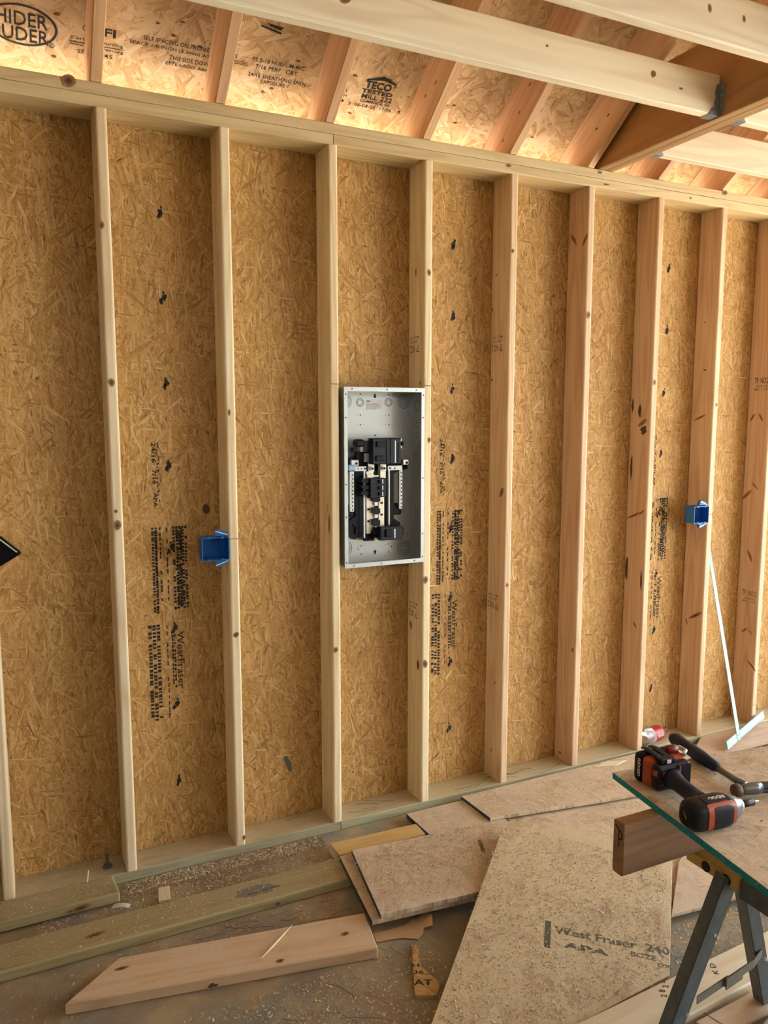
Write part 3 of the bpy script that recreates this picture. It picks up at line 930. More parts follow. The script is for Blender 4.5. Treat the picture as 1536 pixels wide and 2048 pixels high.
def PB(name, boxes, mat, par=ep, pl='chassis', bev=0.0):
    bm = bmesh.new()
    for (u0, v0, u1, v1, yf, yb) in boxes:
        xa, za = uv(pl, u0, v0)
        xb, zb = uv(pl, u1, v1)
        if bev:
            b2 = box_bm(min(xa, xb), yf, min(za, zb), max(xa, xb), yb, max(za, zb), bev)
            tmp = bpy.data.meshes.new('tmp')
            b2.to_mesh(tmp)
            b2.free()
            bm.from_mesh(tmp)
            bpy.data.meshes.remove(tmp)
        else:
            bx(bm, xa, yf, za, xb, yb, zb)
    return obj(name, bm, mat, par)
def PP(name, pts, yf, yb, mat, par=ep, pl='chassis'):
    q = [uv(pl, u, v) for u, v in pts]
    bm = prism_bm(q, -yb, -yf)
    return obj(name, bm, mat, par, Matrix(((1, 0, 0, 0), (0, 0, -1, 0), (0, 1, 0, 0), (0, 0, 0, 1))))
lab = PP('paper_label', [(455, 297), (610, 288), (606, 378), (460, 388)], PYB - t - .0014, PYB - t - .0006, M['label'], pl='back')
x, z = uv('back', 458, 305)
bm = bmesh.new(); bx(bm, x, PYB - t - .0018, z - .003, x + .015, PYB - t - .0015, z + .002)
obj('red_mark', bm, M['labred'], lab)
bm = bmesh.new()
for q in range(6):
    zz = z - .009 - q * .0045
    bx(bm, x + .001, PYB - t - .0018, zz, x + random.uniform(.030, .062), PYB - t - .0015, zz - .0012)
obj('fine_print', bm, M['ink_grey'], lab)
bm = bmesh.new(); bx(bm, PX0 + t, .028, 1.660, PX0 + t + .0008, .070, 1.704)
stk = obj('side_sticker', bm, M['label_g'], ep)
PB('tray', [(365, 960, 455, 1640, .060, .080), (630, 960, 735, 1640, .060, .080), (455, 1585, 700, 1660, .062, .082), (375, 880, 735, 975, .064, .082)], M['black'])
PP('side_bracket', [(272, 1600), (278, 1490), (350, 1440), (372, 1440), (372, 1545), (330, 1500), (330, 1600), (372, 1615), (372, 1660), (335, 1660)], .058, .078, M['black'])
PP('side_bracket', [(735, 1450), (800, 1490), (800, 1605), (780, 1640), (735, 1650)], .058, .078, M['black'])
PP('side_bracket', [(268, 1000), (268, 880), (300, 848), (390, 848), (390, 1000)], .060, .080, M['black'])
PP('side_bracket', [(735, 850), (790, 846), (806, 880), (815, 905), (875, 908), (875, 962), (790, 975), (735, 1010)], .060, .080, M['black'])
PB('bracket_foot', [(270, 1320, 350, 1430, .060, .082)], M['black'], bev=.004)
PB('bracket_foot', [(730, 1305, 815, 1410, .060, .082)], M['black'], bev=.004)
PB('bus_bar', [(460, 985, 528, 1595, .050, .058)], M['busbar'])
PB('bus_bar', [(578, 900, 632, 1520, .050, .058)], M['busbar'])
for v in (1245, 1365, 1480, 1590):
    PP('stab_insulator', [(505, v - 15), (520, v - 30), (580, v - 18), (580, v + 30), (545, v + 40), (510, v + 30)], .036, .050, M['black'])
    PB('stab', [(530, v + 42, 560, v + 75, .040, .050)], M['busbar'])
for u, v in [(480, 1240), (480, 1358), (480, 1476), (606, 1295), (606, 1410), (606, 1178)]:
    PB('slot', [(u - 12, v - 9, u + 12, v + 9, .0488, .0499)], M['hole'])
for u, v in [(497, 955), (612, 952)]:
    PB('lug_plate', [(u - 28, v - 55, u + 28, v + 30, .040, .048)], M['busbar'])
    x, z = uv('chassis', u, v)
    bm = bmesh.new(); cyl(bm, (x, .030, z), (x, .0395, z), .0085, 16)
    w_ = obj('washer', bm, M['zinc'], ep)
    bm = bmesh.new(); cyl(bm, (x, .0255, z), (x, .0298, z), .0048, 6)
    obj('bolt', bm, M['hole'], w_)
mb = PB('main_breaker', [(470, 662, 745, 905, .000, .060)], M['black2'], bev=.003)
PB('breaker_toggle', [(505, 690, 590, 745, -.006, -.0004)], M['black'], mb, bev=.002)
PB('breaker_toggle', [(500, 828, 575, 878, -.006, -.0004)], M['black'], mb, bev=.002)
PB('white_line', [(683, 682, 692, 895, -.0012, -.0004)], M['white'], mb)
PB('face_ridge', [(600, 670, 606, 900, -.002, -.0004), (640, 670, 646, 900, -.002, -.0004), (715, 700, 725, 890, -.002, -.0004)], M['black'], mb)
PB('lug_block', [(385, 660, 465, 792, .030, .065)], M['steel'], bev=.003)
PB('lug_cover', [(325, 672, 412, 745, .012, .05)], M['black'], bev=.007)
PB('lug_cover', [(330, 755, 365, 795, .04, .07), (365, 790, 470, 880, .045, .07)], M['black'])
PB('bracket_plate', [(430, 810, 535, 890, .038, .050)], M['steel'])
PB('bracket_plate', [(415, 685, 500, 790, .02, .030)], M['black2'])
PB('lug_block', [(748, 660, 795, 765, .035, .06)], M['steel'], bev=.003)
PB('lug_cover', [(780, 690, 808, 735, .03, .05)], M['black'], bev=.004)
def neutral(name, u0, u1, v0, v1):
    nb = PB(name, [(u0, v0, u1, v1, .048, .062)], M['zinc'], bev=.001)
    n = 20
    for i in range(n):
        v = v0 + 18 + (v1 - v0 - 36) * i / (n - 1)
        x, z = uv('chassis', (u0 + u1) / 2 + (4 if i % 2 else -4), v)
        bm = bmesh.new(); cyl(bm, (x, .0465, z), (x, .0478, z), .0030, 8)
        obj('terminal_screw', bm, M['hole'] if i % 2 else M['steel'], nb)
neutral('neutral_bar', 303, 343, 985, 1380)
neutral('neutral_bar', 778, 810, 960, 1352)
for u0, v0, u1, v1 in [(305, 872, 370, 930), (800, 866, 855, 918)]:
    g_ = PB('ground_lug', [(u0, v0, u1, v1, .032, .055)], M['zinc'], bev=.002)
    x, z = uv('chassis', u0 * .35 + u1 * .65, (v0 + v1) / 2 + 5)
    bm = bmesh.new(); cyl(bm, (x, .0305, z), (x, .0318, z), .0055, 12)
    obj('lug_screw', bm, M['hole'], g_)
st_ = PB('cross_strap', [(338, 938, 445, 978, .036, .044)], M['zinc'])
PB('strap_hole', [(362, 952, 372, 962, .0352, .0359), (394, 952, 404, 962, .0352, .0359), (424, 946, 440, 964, .0352, .0359)], M['hole'], st_)
st_ = PB('cross_strap', [(655, 930, 795, 968, .036, .044)], M['steel'])
PB('strap_hole', [(668, 942, 684, 960, .0352, .0359), (715, 946, 728, 960, .0352, .0359)], M['hole'], st_)
PB('pale_blue_cap', [(268, 920, 338, 975, .024, .050)], M['paleblue'], bev=.004)
PB('tie_rod', [(425, 965, 440, 1640, .040, .046)], M['white'], bev=.001)
PB('tie_rod', [(670, 965, 684, 1515, .046, .052)], M['busbar'], bev=.001)
PB('white_clip', [(455, 1015, 520, 1040, .036, .044), (520, 1022, 565, 1034, .036, .044), (580, 985, 632, 1050, .036, .044)], M['busbar'])
for q in range(3):
    v0 = 1050 + q * 60
    cb = PB('branch_breaker', [(462, v0, 612, v0 + 58, .012, .058)], M['black2'], bev=.0015)
    PB('breaker_toggle', [(540, v0 + 12, 568, v0 + 46, .004, .0118)], M['black'], cb, bev=.001)
    PB('white_mark', [(572, v0 + 8, 582, v0 + 48, .0108, .0116)], M['white'], cb)
    PP('wire_clip', [(390, v0 + 6), (462, v0 + 4), (462, v0 + 40), (430, v0 + 46), (385, v0 + 34)], .020, .056, M['black'], cb)
br = PB('double_breaker', [(555, 1522, 770, 1640, .008, .058)], M['black2'], bev=.0025)
PB('breaker_toggle', [(600, 1545, 660, 1615, .000, .0076)], M['black'], br, bev=.002)
PB('white_line', [(687, 1540, 697, 1628, .0064, .0076)], M['white'], br)
PB('wire_clip', [(768, 1530, 805, 1608, .03, .058), (515, 1535, 556, 1600, .03, .058)], M['black'], br, bev=.003)

# ------------------------------------------------------------------ blue outlet boxes
def blue_box(name, label, xl, zc, mirror_group):
    yf = -.010
    w, h, d = .100, .093, .078
    o = thing(name, label, 'outlet box', (xl + w / 2, yf, zc - h / 2), group=None)
    t2 = .0024
    x0, x1, z0, z1 = xl, xl + w, zc - h / 2, zc + h / 2
    bm = bmesh.new()
    ro = 0.016
    def rr_ring(y, ins, ro=0.0):
        pts = []
        for cx, cz, a0 in ((x1 - ro * (y > 0), z1 - .004, 0), (x0 + ro * (y > 0), z1 - .004, 90), (x0 + ro * (y > 0), z0 + .004, 180), (x1 - ro * (y > 0), z0 + .004, 270)):
            r = .003
            for a in (a0 + 0, a0 + 45, a0 + 90):
                sx = -1 if 90 <= a0 < 270 else 1
                sz = 1 if a0 < 180 else -1
                px = cx - sx * r + r * math.cos(math.radians(a)) - sx * ins
                pz = cz - sz * r + r * math.sin(math.radians(a)) - sz * ins
                pts.append((px, y, pz))
        return pts
    outer = [rr_ring(yf, 0), rr_ring(yf + d * .72, 0.0001, .001), rr_ring(yf + d, .0015, .016)]
    inner = [rr_ring(yf + d - t2, .0015 + t2, .016), rr_ring(yf + d * .72, t2, .001), rr_ring(yf, t2)]
    loft(bm, outer + inner, cap=False)
    n = 12
    vs = list(bm.verts)
    bm.faces.new(vs[2 * n:3 * n])
    bm.faces.new(vs[3 * n:4 * n])
    for i in range(n):
        bm.faces.new((vs[i], vs[(i + 1) % n], vs[5 * n + (i + 1) % n], vs[5 * n + i]))
    bmesh.ops.remove_doubles(bm, verts=bm.verts[:], dist=1e-6)
    obj('box_shell', bm, M['blue'], o)
    for fx in (.25, .75):
        for zz, sg in ((z1 - .005, 1), (z0 + .005, -1)):
            bm = bmesh.new()
            cyl(bm, (x0 + w * fx, yf - .0006, zz), (x0 + w * fx, yf + .045, zz), .0055, 10)
            bo = obj('screw_boss', bm, M['blue'], o)
            bm = bmesh.new()
            cyl(bm, (x0 + w * fx, yf - .0012, zz), (x0 + w * fx, yf - .0007, zz), .002, 8)
            obj('screw_hole', bm, M['hole'], bo)
    for sg, zb in ((1, z1), (-1, z0)):
        bm = bmesh.new()
        pts = [(x1 - .050, zb - sg * .002), (x1 - .036, zb + sg * .024), (x1 - .004, zb + sg * .012), (x1 - .002, zb - sg * .002)]
        for yy in (yf + .020, yf + .036):
            pass
        lo = [bm.verts.new((a, yf + .018, c)) for a, c in pts]
        hi = [bm.verts.new((a, yf + .034, c)) for a, c in pts]
        bm.faces.new(lo); bm.faces.new(hi[::-1])
        for q in range(4):
            bm.faces.new((lo[q], lo[(q + 1) % 4], hi[(q + 1) % 4], hi[q]))
        tb = obj('nail_tab', bm, M['blue'], o)
        bm = bmesh.new()
        cyl(bm, (x1 - .045, yf + .014, zb + sg * .016), (x1 - .002, yf + .014, zb + sg * .002), .002, 6)
        cyl(bm, (x1 - .047, yf + .014, zb + sg * .0166), (x1 - .045, yf + .014, zb + sg * .016), .0048, 8)
        obj('nail', bm, M['zinc'], tb)
    return o
blue_box('outlet_box', 'blue plastic outlet box nailed to the stud left of the breaker panel', 2 * S - .1008, 1.212, None)
blue_box('outlet_box', 'blue plastic outlet box on the stud above the leaning T-square', 8 * S - .1008, 1.208, None)

# ------------------------------------------------------------------ black cover at the left edge
bc = thing('black_cover', 'glossy black cover with a cream hem, poking in beside the leftmost stud', 'cover', (.04, 0, 1.22))
bm = prism_bm([(.0385, .09), (.060, .087), (.118, .030), (.116, .024), (.055, -.012), (.0385, -.016)], -.012, .018, .003)
obj('cover_body', bm, M['gloss'], bc, frame((0, -.015, 1.222), (1, 0, 0), (0, 0, 1)))
bm = prism_bm([(.050, .081), (.056, .081), (.108, .032), (.103, .031)], .0182, .0195)
obj('cream_hem', bm, M['cream'], bc, frame((0, -.015, 1.222), (1, 0, 0), (0, 0, 1)))

# ------------------------------------------------------------------ lumber and sheets on the floor
def flat(name, label, cat, pts, z0, z1, mat, bevel=.0012, xdir=None, mw=None, group=None):
    """prism of a plan outline; local x axis along xdir"""
    cx = sum(p[0] for p in pts) / len(pts)
    cy = sum(p[1] for p in pts) / len(pts)
    xd = Vector((*(xdir or (1, 0)), 0)).normalized()
    mm = frame((cx, cy, z0), xd, (-xd.y, xd.x, 0))
    inv = mm.inverted()
    lp = [(inv @ Vector((a, b2, z0))) for a, b2 in pts]
    bm = prism_bm([(p.x, p.y) for p in lp], 0, z1 - z0, bevel)
    o = obj(name, bm, mat, None, mm)
    return tag(o, label, cat, group), mm

o, mm = flat('lumber', 'long greenish treated board lying on the slab along the wall', 'board',
             [(-.9, -.372), (1.36, -.379), (1.36, -.240), (-.9, -.232)], 0, TH, M['treated'], .005)
knot(o, frame((.269, -.317, TH + .0006), (1, 0, 0), (0, 1, 0)), .035, .013, .15)
knot(o, frame((.86, -.3796, .014), (1, 0, 0), (0, 0, 1)), .012, .008, 0)
obj('grey_stain', blob_bm(1.0, 18, .25), M['stain'], o, frame((.80, -.31, TH + .0005), (1, 0, 0), (0, 1, 0)) @ Matrix.Diagonal((.070, .030, 1, 1)))
bm = bmesh.new(); bx(bm, -.06, -.0018, 0, .06, .0018, .0003)
obj('crack', bm, M['hole'], o, frame((.83, -.318, TH + .0006), (1, .03, 0), (0, 1, 0)))
o, mm = flat('lumber', 'short greenish treated board with a big knot, laid against the bottom plate', 'board',
             [(-.9, -.140), (.368, -.132), (.357, -.010), (-.9, -.006)], .010, .050, M['treated'], .006)
knot(o, frame((.238, -.1366, .030), (1, 0, 0), (0, 0, 1)), .036, .011, .1)
knot(o, frame((.205, -.1368, .027), (1, 0, 0), (0, 0, 1)), .010, .006, .1)
o, mm = flat('lumber', 'pale board with an angled end and a splinter on it', 'board',
             [(.161, -.594), (1.066, -.761), (1.098, -.583), (.326, -.459)], 0, TH, M['offcut'], .004, (1, -.175))
for x, y, rx, ry in [(.326, -.514, .022, .008), (.769, -.688, .013, .009), (.997, -.657, .014, .009)]:
    knot(o, frame((x, y, TH + .0006), (1, -.17, 0), (.17, 1, 0)), rx, ry, .1)
obj('bark_notch', blob_bm(1.0, 14, .35), M['rust'], o, frame((.565, -.6685, .012), (1, -.175, 0), (0, 0, 1)) @ T(0, 0, .0012) @ Matrix.Diagonal((.013, .007, 1, 1)))
bm = bmesh.new()
tube(bm, [(.722, -.657, .042), (.765, -.625, .046), (.815, -.585, .046), (.855, -.550, .042)], .0045, 6)
for v in bm.verts:
    d = abs((v.co.x - .785) / .07)
    c0 = Vector((.722 + (v.co.x - .722), -.657 + (v.co.x - .722) * .805, .0445))
    v.co = c0 + (v.co - c0) * max(.12, 1 - d * .85)
tag(obj('wood_splinter', bm, M['splinter']), 'pale pointed wood splinter lying on the angled board', 'splinter')

o, mm = flat('yellow_block', 'short yellow wooden block behind the stacked strand board pieces', 'block',
             [(1.147, -.131), (1.524, -.147), (1.520, -.229), (1.150, -.219)], 0, TH, M['yellow'], .003, (1, -.04))
bm = prism_bm([(-.044, .002), (.044, .002), (.044, .036), (-.044, .036)], 0, .0004)
obj('painted_end', bm, M['paper'], o, frame((1.1472, -.1745, 0), (0, -1, 0), (0, 0, 1)))
bm = prism_bm([(-.040, .002), (.040, .002), (.040, .036), (-.040, .036)], 0, .0004)
obj('painted_end', bm, M['paper'], o, frame((1.5226, -.188, 0), (0, 1, 0), (0, 0, 1)))

flat('strand_board_offcut', 'strand board offcut with a dark blue edge, behind the yellow block end', 'board',
     [(1.530, -.045), (1.885, -.045), (1.885, -.34), (1.545, -.34)], .010, .0300, M['blue_osb'])
flat('strand_board_sheet', 'dusty strand board sheet by the bottom plate, dark blue left edge', 'board',
     [(1.803, -.040), (3.09, -.030), (3.07, -.420), (2.365, -.333), (1.909, -.264), (1.815, -.251)], .0310, .0450, M['blue_osb'])
flat('strand_board_sheet', 'dusty strand board sheet on the slab between the wall and the sawhorse', 'board',
     [(1.90, -.215), (4.3, -.235), (4.3, -1.10), (1.90, -.95)], .0112, .0222, M['floor_osb'])
flat('strand_board_piece', 'lower strand board piece of the stack resting on the treated board', 'board',
     [(1.138, -.264), (1.60, -.272), (1.55, -.700), (1.092, -.657)], TH + .0004, TH + .0174, M['blue_osb'])
o, mm = flat('strand_board_piece', 'upper strand board piece of the stack resting on the treated board', 'board',
     [(1.184, -.271), (1.800, -.328), (1.78, -.73), (1.471, -.698), (1.120, -.664)], TH + .0178, TH + .0358, M['blue_osb'])
obj('grey_stain', blob_bm(1.0, 14, .3), M['ink_grey'], o, frame((1.64, -.46, TH + .0363), (.35, 1, 0), (-1, .35, 0)) @ Matrix.Diagonal((.050, .009, 1, 1)))

# the big tilted sheet
u_dir = Vector((.707, .707, 0.0))
nH = Vector((-.02545, -.11878, 1.0)).normalized()
pH = Vector((1.460, -.715, .0864))
u_dir = (u_dir - nH * u_dir.dot(nH)).normalized()
mH = frame(pH, u_dir.cross(nH), u_dir)           # local x across (to the right), y up its left edge
invH = mH.inverted()
ptsH = [(1.771, -.423), (2.107, -.651), (2.250, -.813), (1.806, -1.240), (1.30, -1.272), (1.005, -1.292), (.90, -1.262)]
lp = []
for a, b2 in ptsH:
    z = pH.z - (nH.x * (a - pH.x) + nH.y * (b2 - pH.y)) / nH.z
    q = invH @ Vector((a, b2, z))
    lp.append((q.x, q.y))
big = obj('strand_board_sheet', prism_bm(lp, -.0111, 0, .001), M['green_osb'], None, mH)
tag(big, 'large tilted strand board sheet with worn black stencil lettering', 'board')
def onH(a, b2, lift=.0007):
    z = pH.z - (nH.x * (a - pH.x) + nH.y * (b2 - pH.y)) / nH.z
    return Vector((a, b2, z)) + nH * lift
tx = Vector((.275, -.222, 0))
def ht(body, a, b2, w, h, bold=0.0):
    d = (tx - nH * tx.dot(nH)).normalized()
    text('stencil_print', body, frame(onH(a, b2), d, nH.cross(d)), big, M['ink_grey'], width=w, height=h, bold=bold)
ht('West Fraser  240', 1.590, -.968, .350, .032, .015)
ht('APA', 1.580, -1.026, .135, .024, .03)
ht('BOZE', 1.750, -1.138, .075, .020, .01)
ht('OX', 1.796, -1.202, .040, .016, .01)
d = (tx - nH * tx.dot(nH)).normalized()
strokes('stencil_bar', [[(-.009, -.115), (.009, -.115), (.009, 0), (-.009, 0)]], frame(onH(1.603, -.918), d, nH.cross(d)), big, M['ink_grey'])

flat('strand_board_offcut', 'strand board offcut on the slab behind the sawhorse legs', 'board',
     [(2.290, -.808), (2.026, -1.031), (2.161, -1.045), (2.60, -1.080), (2.95, -.80), (2.50, -.70)], .0226, .0340, M['floor_osb'], .001, (.7, .6))
o, mm = flat('lumber', 'long pale board with printed marks on the slab under the sawhorse', 'board',
             [(1.02, -1.303), (3.1, -1.185), (3.1, -1.318), (1.02, -1.428)], 0, .045, M['pale'], .004, (1, .055))
o2 = o
for body, x, y, w, h in [('2 8', 1.720, -1.316, .03, .018), ('2 =', 1.752, -1.290, .03, .018), ('K D', 1.93, -1.312, .045, .016)]:
    text('board_mark', body, frame((x, y, .0456), (.5, .86, 0), (-.86, .5, 0)), o, M['ink'], width=w, height=h)
o, mm = flat('lumber', 'short cracked board end in front of the pale board, under the sawhorse', 'board',
             [(1.729, -1.408), (2.006, -1.393), (2.020, -1.472), (1.735, -1.482)], 0, TH, M['offcut'], .003)
bm = bmesh.new(); bx(bm, -.035, -.0010, 0, .035, .0010, .0003)
obj('crack', bm, M['hole'], o, frame((1.782, -1.430, TH + .0006), (.25, -1, 0), (1, .25, 0)))
flat('weathered_timber', 'grey weathered timber end in front of the sawhorse, bottom right corner of the photo', 'timber',
     [(1.975, -1.488), (1.70, -1.560), (1.73, -1.66), (2.10, -1.60)], 0, .072, M['weathered'], .003, (1, .27))
flat('plywood_sheet', 'smooth brown plywood sheet on the slab under the foot of the T-square', 'plywood',
     [(3.110, -.115), (3.28, -.0025), (4.6, -.0025), (4.6, -.205), (3.125, -.20)], .0226, .0330, M['brown_ply'], .001)
flat('wood_strip', 'thin broken wood strip beside the far corner of the sawhorse sheet', 'strip',
     [(2.520, -.066), (2.62, -.052), (2.705, -.080), (2.62, -.100)], .0454, .051, M['pale'], .001)

# scrap with lettering, torn sheet, small block, paper, stick
o, mm = flat('lettered_scrap', 'small pointed strand board scrap with black lettering beside the big sheet', 'scrap',
             [(1.185, -.757), (1.191, -.753), (1.194, -.792), (1.176, -.825), (1.166, -.864), (1.176, -.913), (1.185, -.947), (1.15, -.989), (1.092, -.961)], 0, .0112, M['scrap_osb'], .001, (.45, .9))
for body, x, y, w, h in [('H', 1.139, -.853, .022, .014), ('36', 1.128, -.882, .032, .016), ('AT', 1.108, -.925, .055, .024)]:
    text('stencil_print', body, frame((x, y, .0118), (.9, -.42, 0), (.42, .9, 0)), o, M['ink'], width=w, height=h, bold=.01)
tp_ = [(1.098, -.650), (1.156, -.657), (1.214, -.658), (1.252, -.640), (1.262, -.652), (1.300, -.642), (1.318, -.646), (1.306, -.677), (1.290, -.710), (1.261, -.703), (1.245, -.725), (1.220, -.739), (1.178, -.712), (1.148, -.704), (1.093, -.694)]
bm = prism_bm(tp_, 0, .0022)
bmesh.ops.triangulate(bm, faces=bm.faces[:])
bmesh.ops.subdivide_edges(bm, edges=bm.edges[:], cuts=2, use_grid_fill=True)
for v in bm.verts:
    k = max(0.0, (v.co.x - 1.19) / .12)
    v.co.z += .003 + .016 * k * k * (1 + .5 * math.sin(v.co.y * 90)) + .004 * math.sin(v.co.x * 60) * k
tag(obj('torn_scrap', bm, M['tan_scrap'], smooth=False), 'torn tan scrap with curled pale lobes in front of the stacked board', 'scrap')
o, mm = flat('small_block', 'small square wood block on the sawdust behind the long treated board', 'block',
             [(.500, -.108), (.539, -.112), (.528, -.196), (.488, -.188)], .004, .016, M['pale'], .001, (0, 1))
bm = prism_bm([(.342, -.186), (.393, -.214), (.384, -.236), (.330, -.202)], 0, .001)
bmesh.ops.subdivide_edges(bm, edges=bm.edges[:], cuts=3, use_grid_fill=True)
for v in bm.verts:
    v.co.z += TH + .002 + .010 * abs(math.sin((v.co.x - .33) * 40))
tag(obj('paper_slip', bm, M['paper']), 'crumpled pale paper slip at the end of the short treated board', 'paper')
bm = bmesh.new()
tube(bm, [(.270, -.020, .050), (.272, -.018, .066), (.276, -.014, .090)], .0028, 6)
tag(obj('wood_sliver', bm, M['splinter']), 'thin pale sliver standing beside the short treated board', 'splinter')
ab = thing('anchor_bolt', 'dark steel anchor bolt in the bottom plate at the left', 'bolt', (.347, .070, TH))
bm = bmesh.new(); cyl(bm, (.347, .070, TH), (.347, .070, TH + .052), .0062, 10)
obj('threaded_rod', bm, M['sawhorse'], ab)
bm = bmesh.new(); cyl(bm, (.347, .070, TH + .004), (.347, .070, TH + .015), .0105, 6)
obj('nut', bm, M['sawhorse'], ab)
bm = bmesh.new(); cyl(bm, (.347, .070, TH + .0003), (.347, .070, TH + .0036), .017, 16)
obj('washer', bm, M['sawhorse'], ab)

# ------------------------------------------------------------------ soda bottle on the bottom plate
dirb = Vector((.965, .20, 0)).normalized()
R_ = .0385
mB = frame((2.892, .028, TH + R_ + .0006), dirb, (-dirb.y, dirb.x, 0))
bt = thing('soda_bottle', 'empty clear soda bottle with red label lying on the bottom plate', 'bottle', mw=mB)
bm = bmesh.new()
prof = [(0, .012), (.003, .026), (.012, R_ - .001), (.03, R_), (.085, R_ - .003), (.092, R_ - .0015), (.140, R_ - .0015), (.150, R_), (.168, .031), (.185, .019), (.193, .0125), (.205, .0125)]
lathe_x(bm, prof, 22)
obj('bottle_body', bm, M['clear'], bt, mB, True)
bm = bmesh.new()
loft(bm, [ring((x, 0, 0), (0, 1, 0), (0, 0, 1), r, r, 24) for x, r in [(.093, R_ - .0008), (.139, R_ - .0008), (.149, R_ + .0002), (.155, R_ - .0005)]], cap=False)
lb = obj('bottle_label', bm, M['labred'], bt, mB, True)
text('label_lettering', 'Coca-Cola', mB @ Matrix.Rotation(math.radians(95), 4, 'X') @ frame((.098, 0, 0), (1, 0, 0), (0, 1, 0)), lb, M['white'], width=.046, height=.020, bold=.0, wrap=R_ + .0012)
bm = bmesh.new()
lathe_x(bm, [(.200, .0145), (.203, .0150), (.222, .0150), (.224, .0135)], 20)
obj('bottle_cap', bm, M['capred'], bt, mB, True)
bm = bmesh.new()
lathe_x(bm, [(.190, .0126), (.191, .0170), (.194, .0170), (.195, .0126)], 20)
obj('neck_ring', bm, M['clear'], bt, mB)

# ------------------------------------------------------------------ T-square leaning against the wall
h0, h1 = Vector((3.256, -.186, .061)), Vector((3.767, .014, .067))
hd = (h1 - h0).normalized()
base = h0 + (h1 - h0) * .28
topv = Vector((3.3955, .100, .940))
bd = (topv - base).normalized()
tsq = thing('t_square', 'mint tinted aluminium drywall T-square leaning into the bay', 'T-square', mw=frame(base, hd, bd))
mT = frame(base, hd, bd)
hb = (hd - bd * hd.dot(bd)).normalized()
mB2 = frame(base, hb, bd)
Lh = (h1 - h0).length
bm = box_bm(-Lh * .28, -.020, -.0045, Lh * .72, .020, .0045, .001)
hd_o = obj('head_bar', bm, M['alu'], tsq, mT)
bm = box_bm(-.020, -.018, .0050, .020, 1.03, .0074, .0006)
bl_o = obj('blade', bm, M['alu'], tsq, mB2)
for a, c in ((-.010, -.010), (.010, -.010), (-.010, .008), (.010, .008)):
    bm = bmesh.new(); cyl(bm, (a, c, .0073), (a, c, .0084), .0026, 8)
    obj('rivet', bm, M['hole'], hd_o, mT)
bm = bmesh.new()
for i in range(60):
    xx = .03 + i * .005
    bx(bm, xx, -.019, .0046, xx + .0007, -.019 + (.012 if i % 5 == 0 else .007), .0048)
tk = obj('ruler_ticks', bm, M['ink_grey'], hd_o, mT)
tk['kind'] = 'stuff'
bm = bmesh.new()
for i in range(190):
    yy = .03 + i * .005
    bx(bm, .013 if i % 5 else .008, yy, .0075, .0195, yy + .0007, .0077)
tk = obj('ruler_ticks', bm, M['ink_grey'], bl_o, mB2)
tk['kind'] = 'stuff'

# ------------------------------------------------------------------ sawhorse, crosspiece, top sheet
sh = thing('sawhorse', 'grey steel folding sawhorse with yellow top bracket', 'sawhorse', (1.72, -1.48, 0))
def angle_leg(p_top, p_bot, wx, wy, side):
    """an L-section steel leg: one flange facing the camera side, one facing out"""
    bm = bmesh.new()
    a, c = Vector(p_top), Vector(p_bot)
    t3 = .0025
    for prof in ([(0, 0), (wx * side, 0), (wx * side, t3), (0, t3)], [(0, 0), (t3 * side, 0), (t3 * side, wy), (0, wy)],
                 [(wx * side, 0), ((wx - t3) * side, 0), ((wx - t3) * side, wy), (wx * side, wy)]):
        loft(bm, [[p + Vector((q[0], q[1], 0)) for q in prof] for p in (a, c)])
    return bm
lt, lb_ = (1.672, -1.530, .545), (1.462, -1.500, 0.001)
leg1 = obj('leg', angle_leg(lt, lb_, .052, .034, 1), M['sawhorse'], sh)
rt_, rb_ = (1.768, -1.530, .535), (1.990, -1.450, TH + .001)
leg2 = obj('leg', angle_leg(rt_, rb_, .042, .034, -1), M['sawhorse'], sh)
leg3 = obj('leg', angle_leg((1.672, -2.20, .545), (1.462, -2.24, 0.001), .052, .034, 1), M['sawhorse'], sh)
leg4 = obj('leg', angle_leg((1.768, -2.20, .535), (1.990, -2.24, 0.001), .042, .034, -1), M['sawhorse'], sh)
for lg, pt in ((leg1, (1.570, -1.5175, .20)), (leg2, (1.880, -1.494, .235)), (leg1, (1.640, -1.5275, .40))):
    bm = bmesh.new(); cyl(bm, (pt[0], pt[1], pt[2]), (pt[0], pt[1] - .006, pt[2]), .0045, 8)
    obj('rivet', bm, M['zinc'], lg)
bm = bmesh.new()
bx(bm, 1.690, -2.26, .500, 1.755, -1.555, .5495)
obj('top_rail', bm, M['sawhorse'], sh)
bm = box_bm(1.683, -1.553, .514, 1.728, -1.388, .5488, .004)
yb_ = obj('yellow_bracket', bm, M['sawhorse_y'], sh)
for yy in (-1.456, -1.520):
    bm = bmesh.new(); cyl(bm, (1.6828, yy, .531), (1.6815, yy, .531), .0140, 14)
    obj('bracket_hole', bm, M['hole'], yb_)
bm = bmesh.new()
for q in range(7):
    a = math.pi * q / 6
bx(bm, 1.690, -1.556, .515, 1.722, -1.5535, .545)
obj('bracket_end', bm, M['sawhorse_y'], yb_)
bm = bmesh.new()
b0, b1 = Vector((1.612, -1.512, .218)), Vector((1.868, -1.492, .243))
mid = b0.lerp(b1, .46)
loft(bm, [[p + Vector((0, a, c)) for a, c in ((-.0015, -.011), (.0015, -.011), (.0015, .011), (-.0015, .011))] for p in (b0, mid)])
br1 = obj('brace', bm, M['brace'], sh)
bm = bmesh.new()
loft(bm, [[p + Vector((0, a - .004, c)) for a, c in ((-.0015, -.012), (.0015, -.012), (.0015, .012), (-.0015, .012))] for p in (b0.lerp(b1, .40), b0.lerp(b1, .86), b1 + Vector((.012, .012, .004)))])
obj('brace', bm, M['brace'], sh)
bm = bmesh.new()
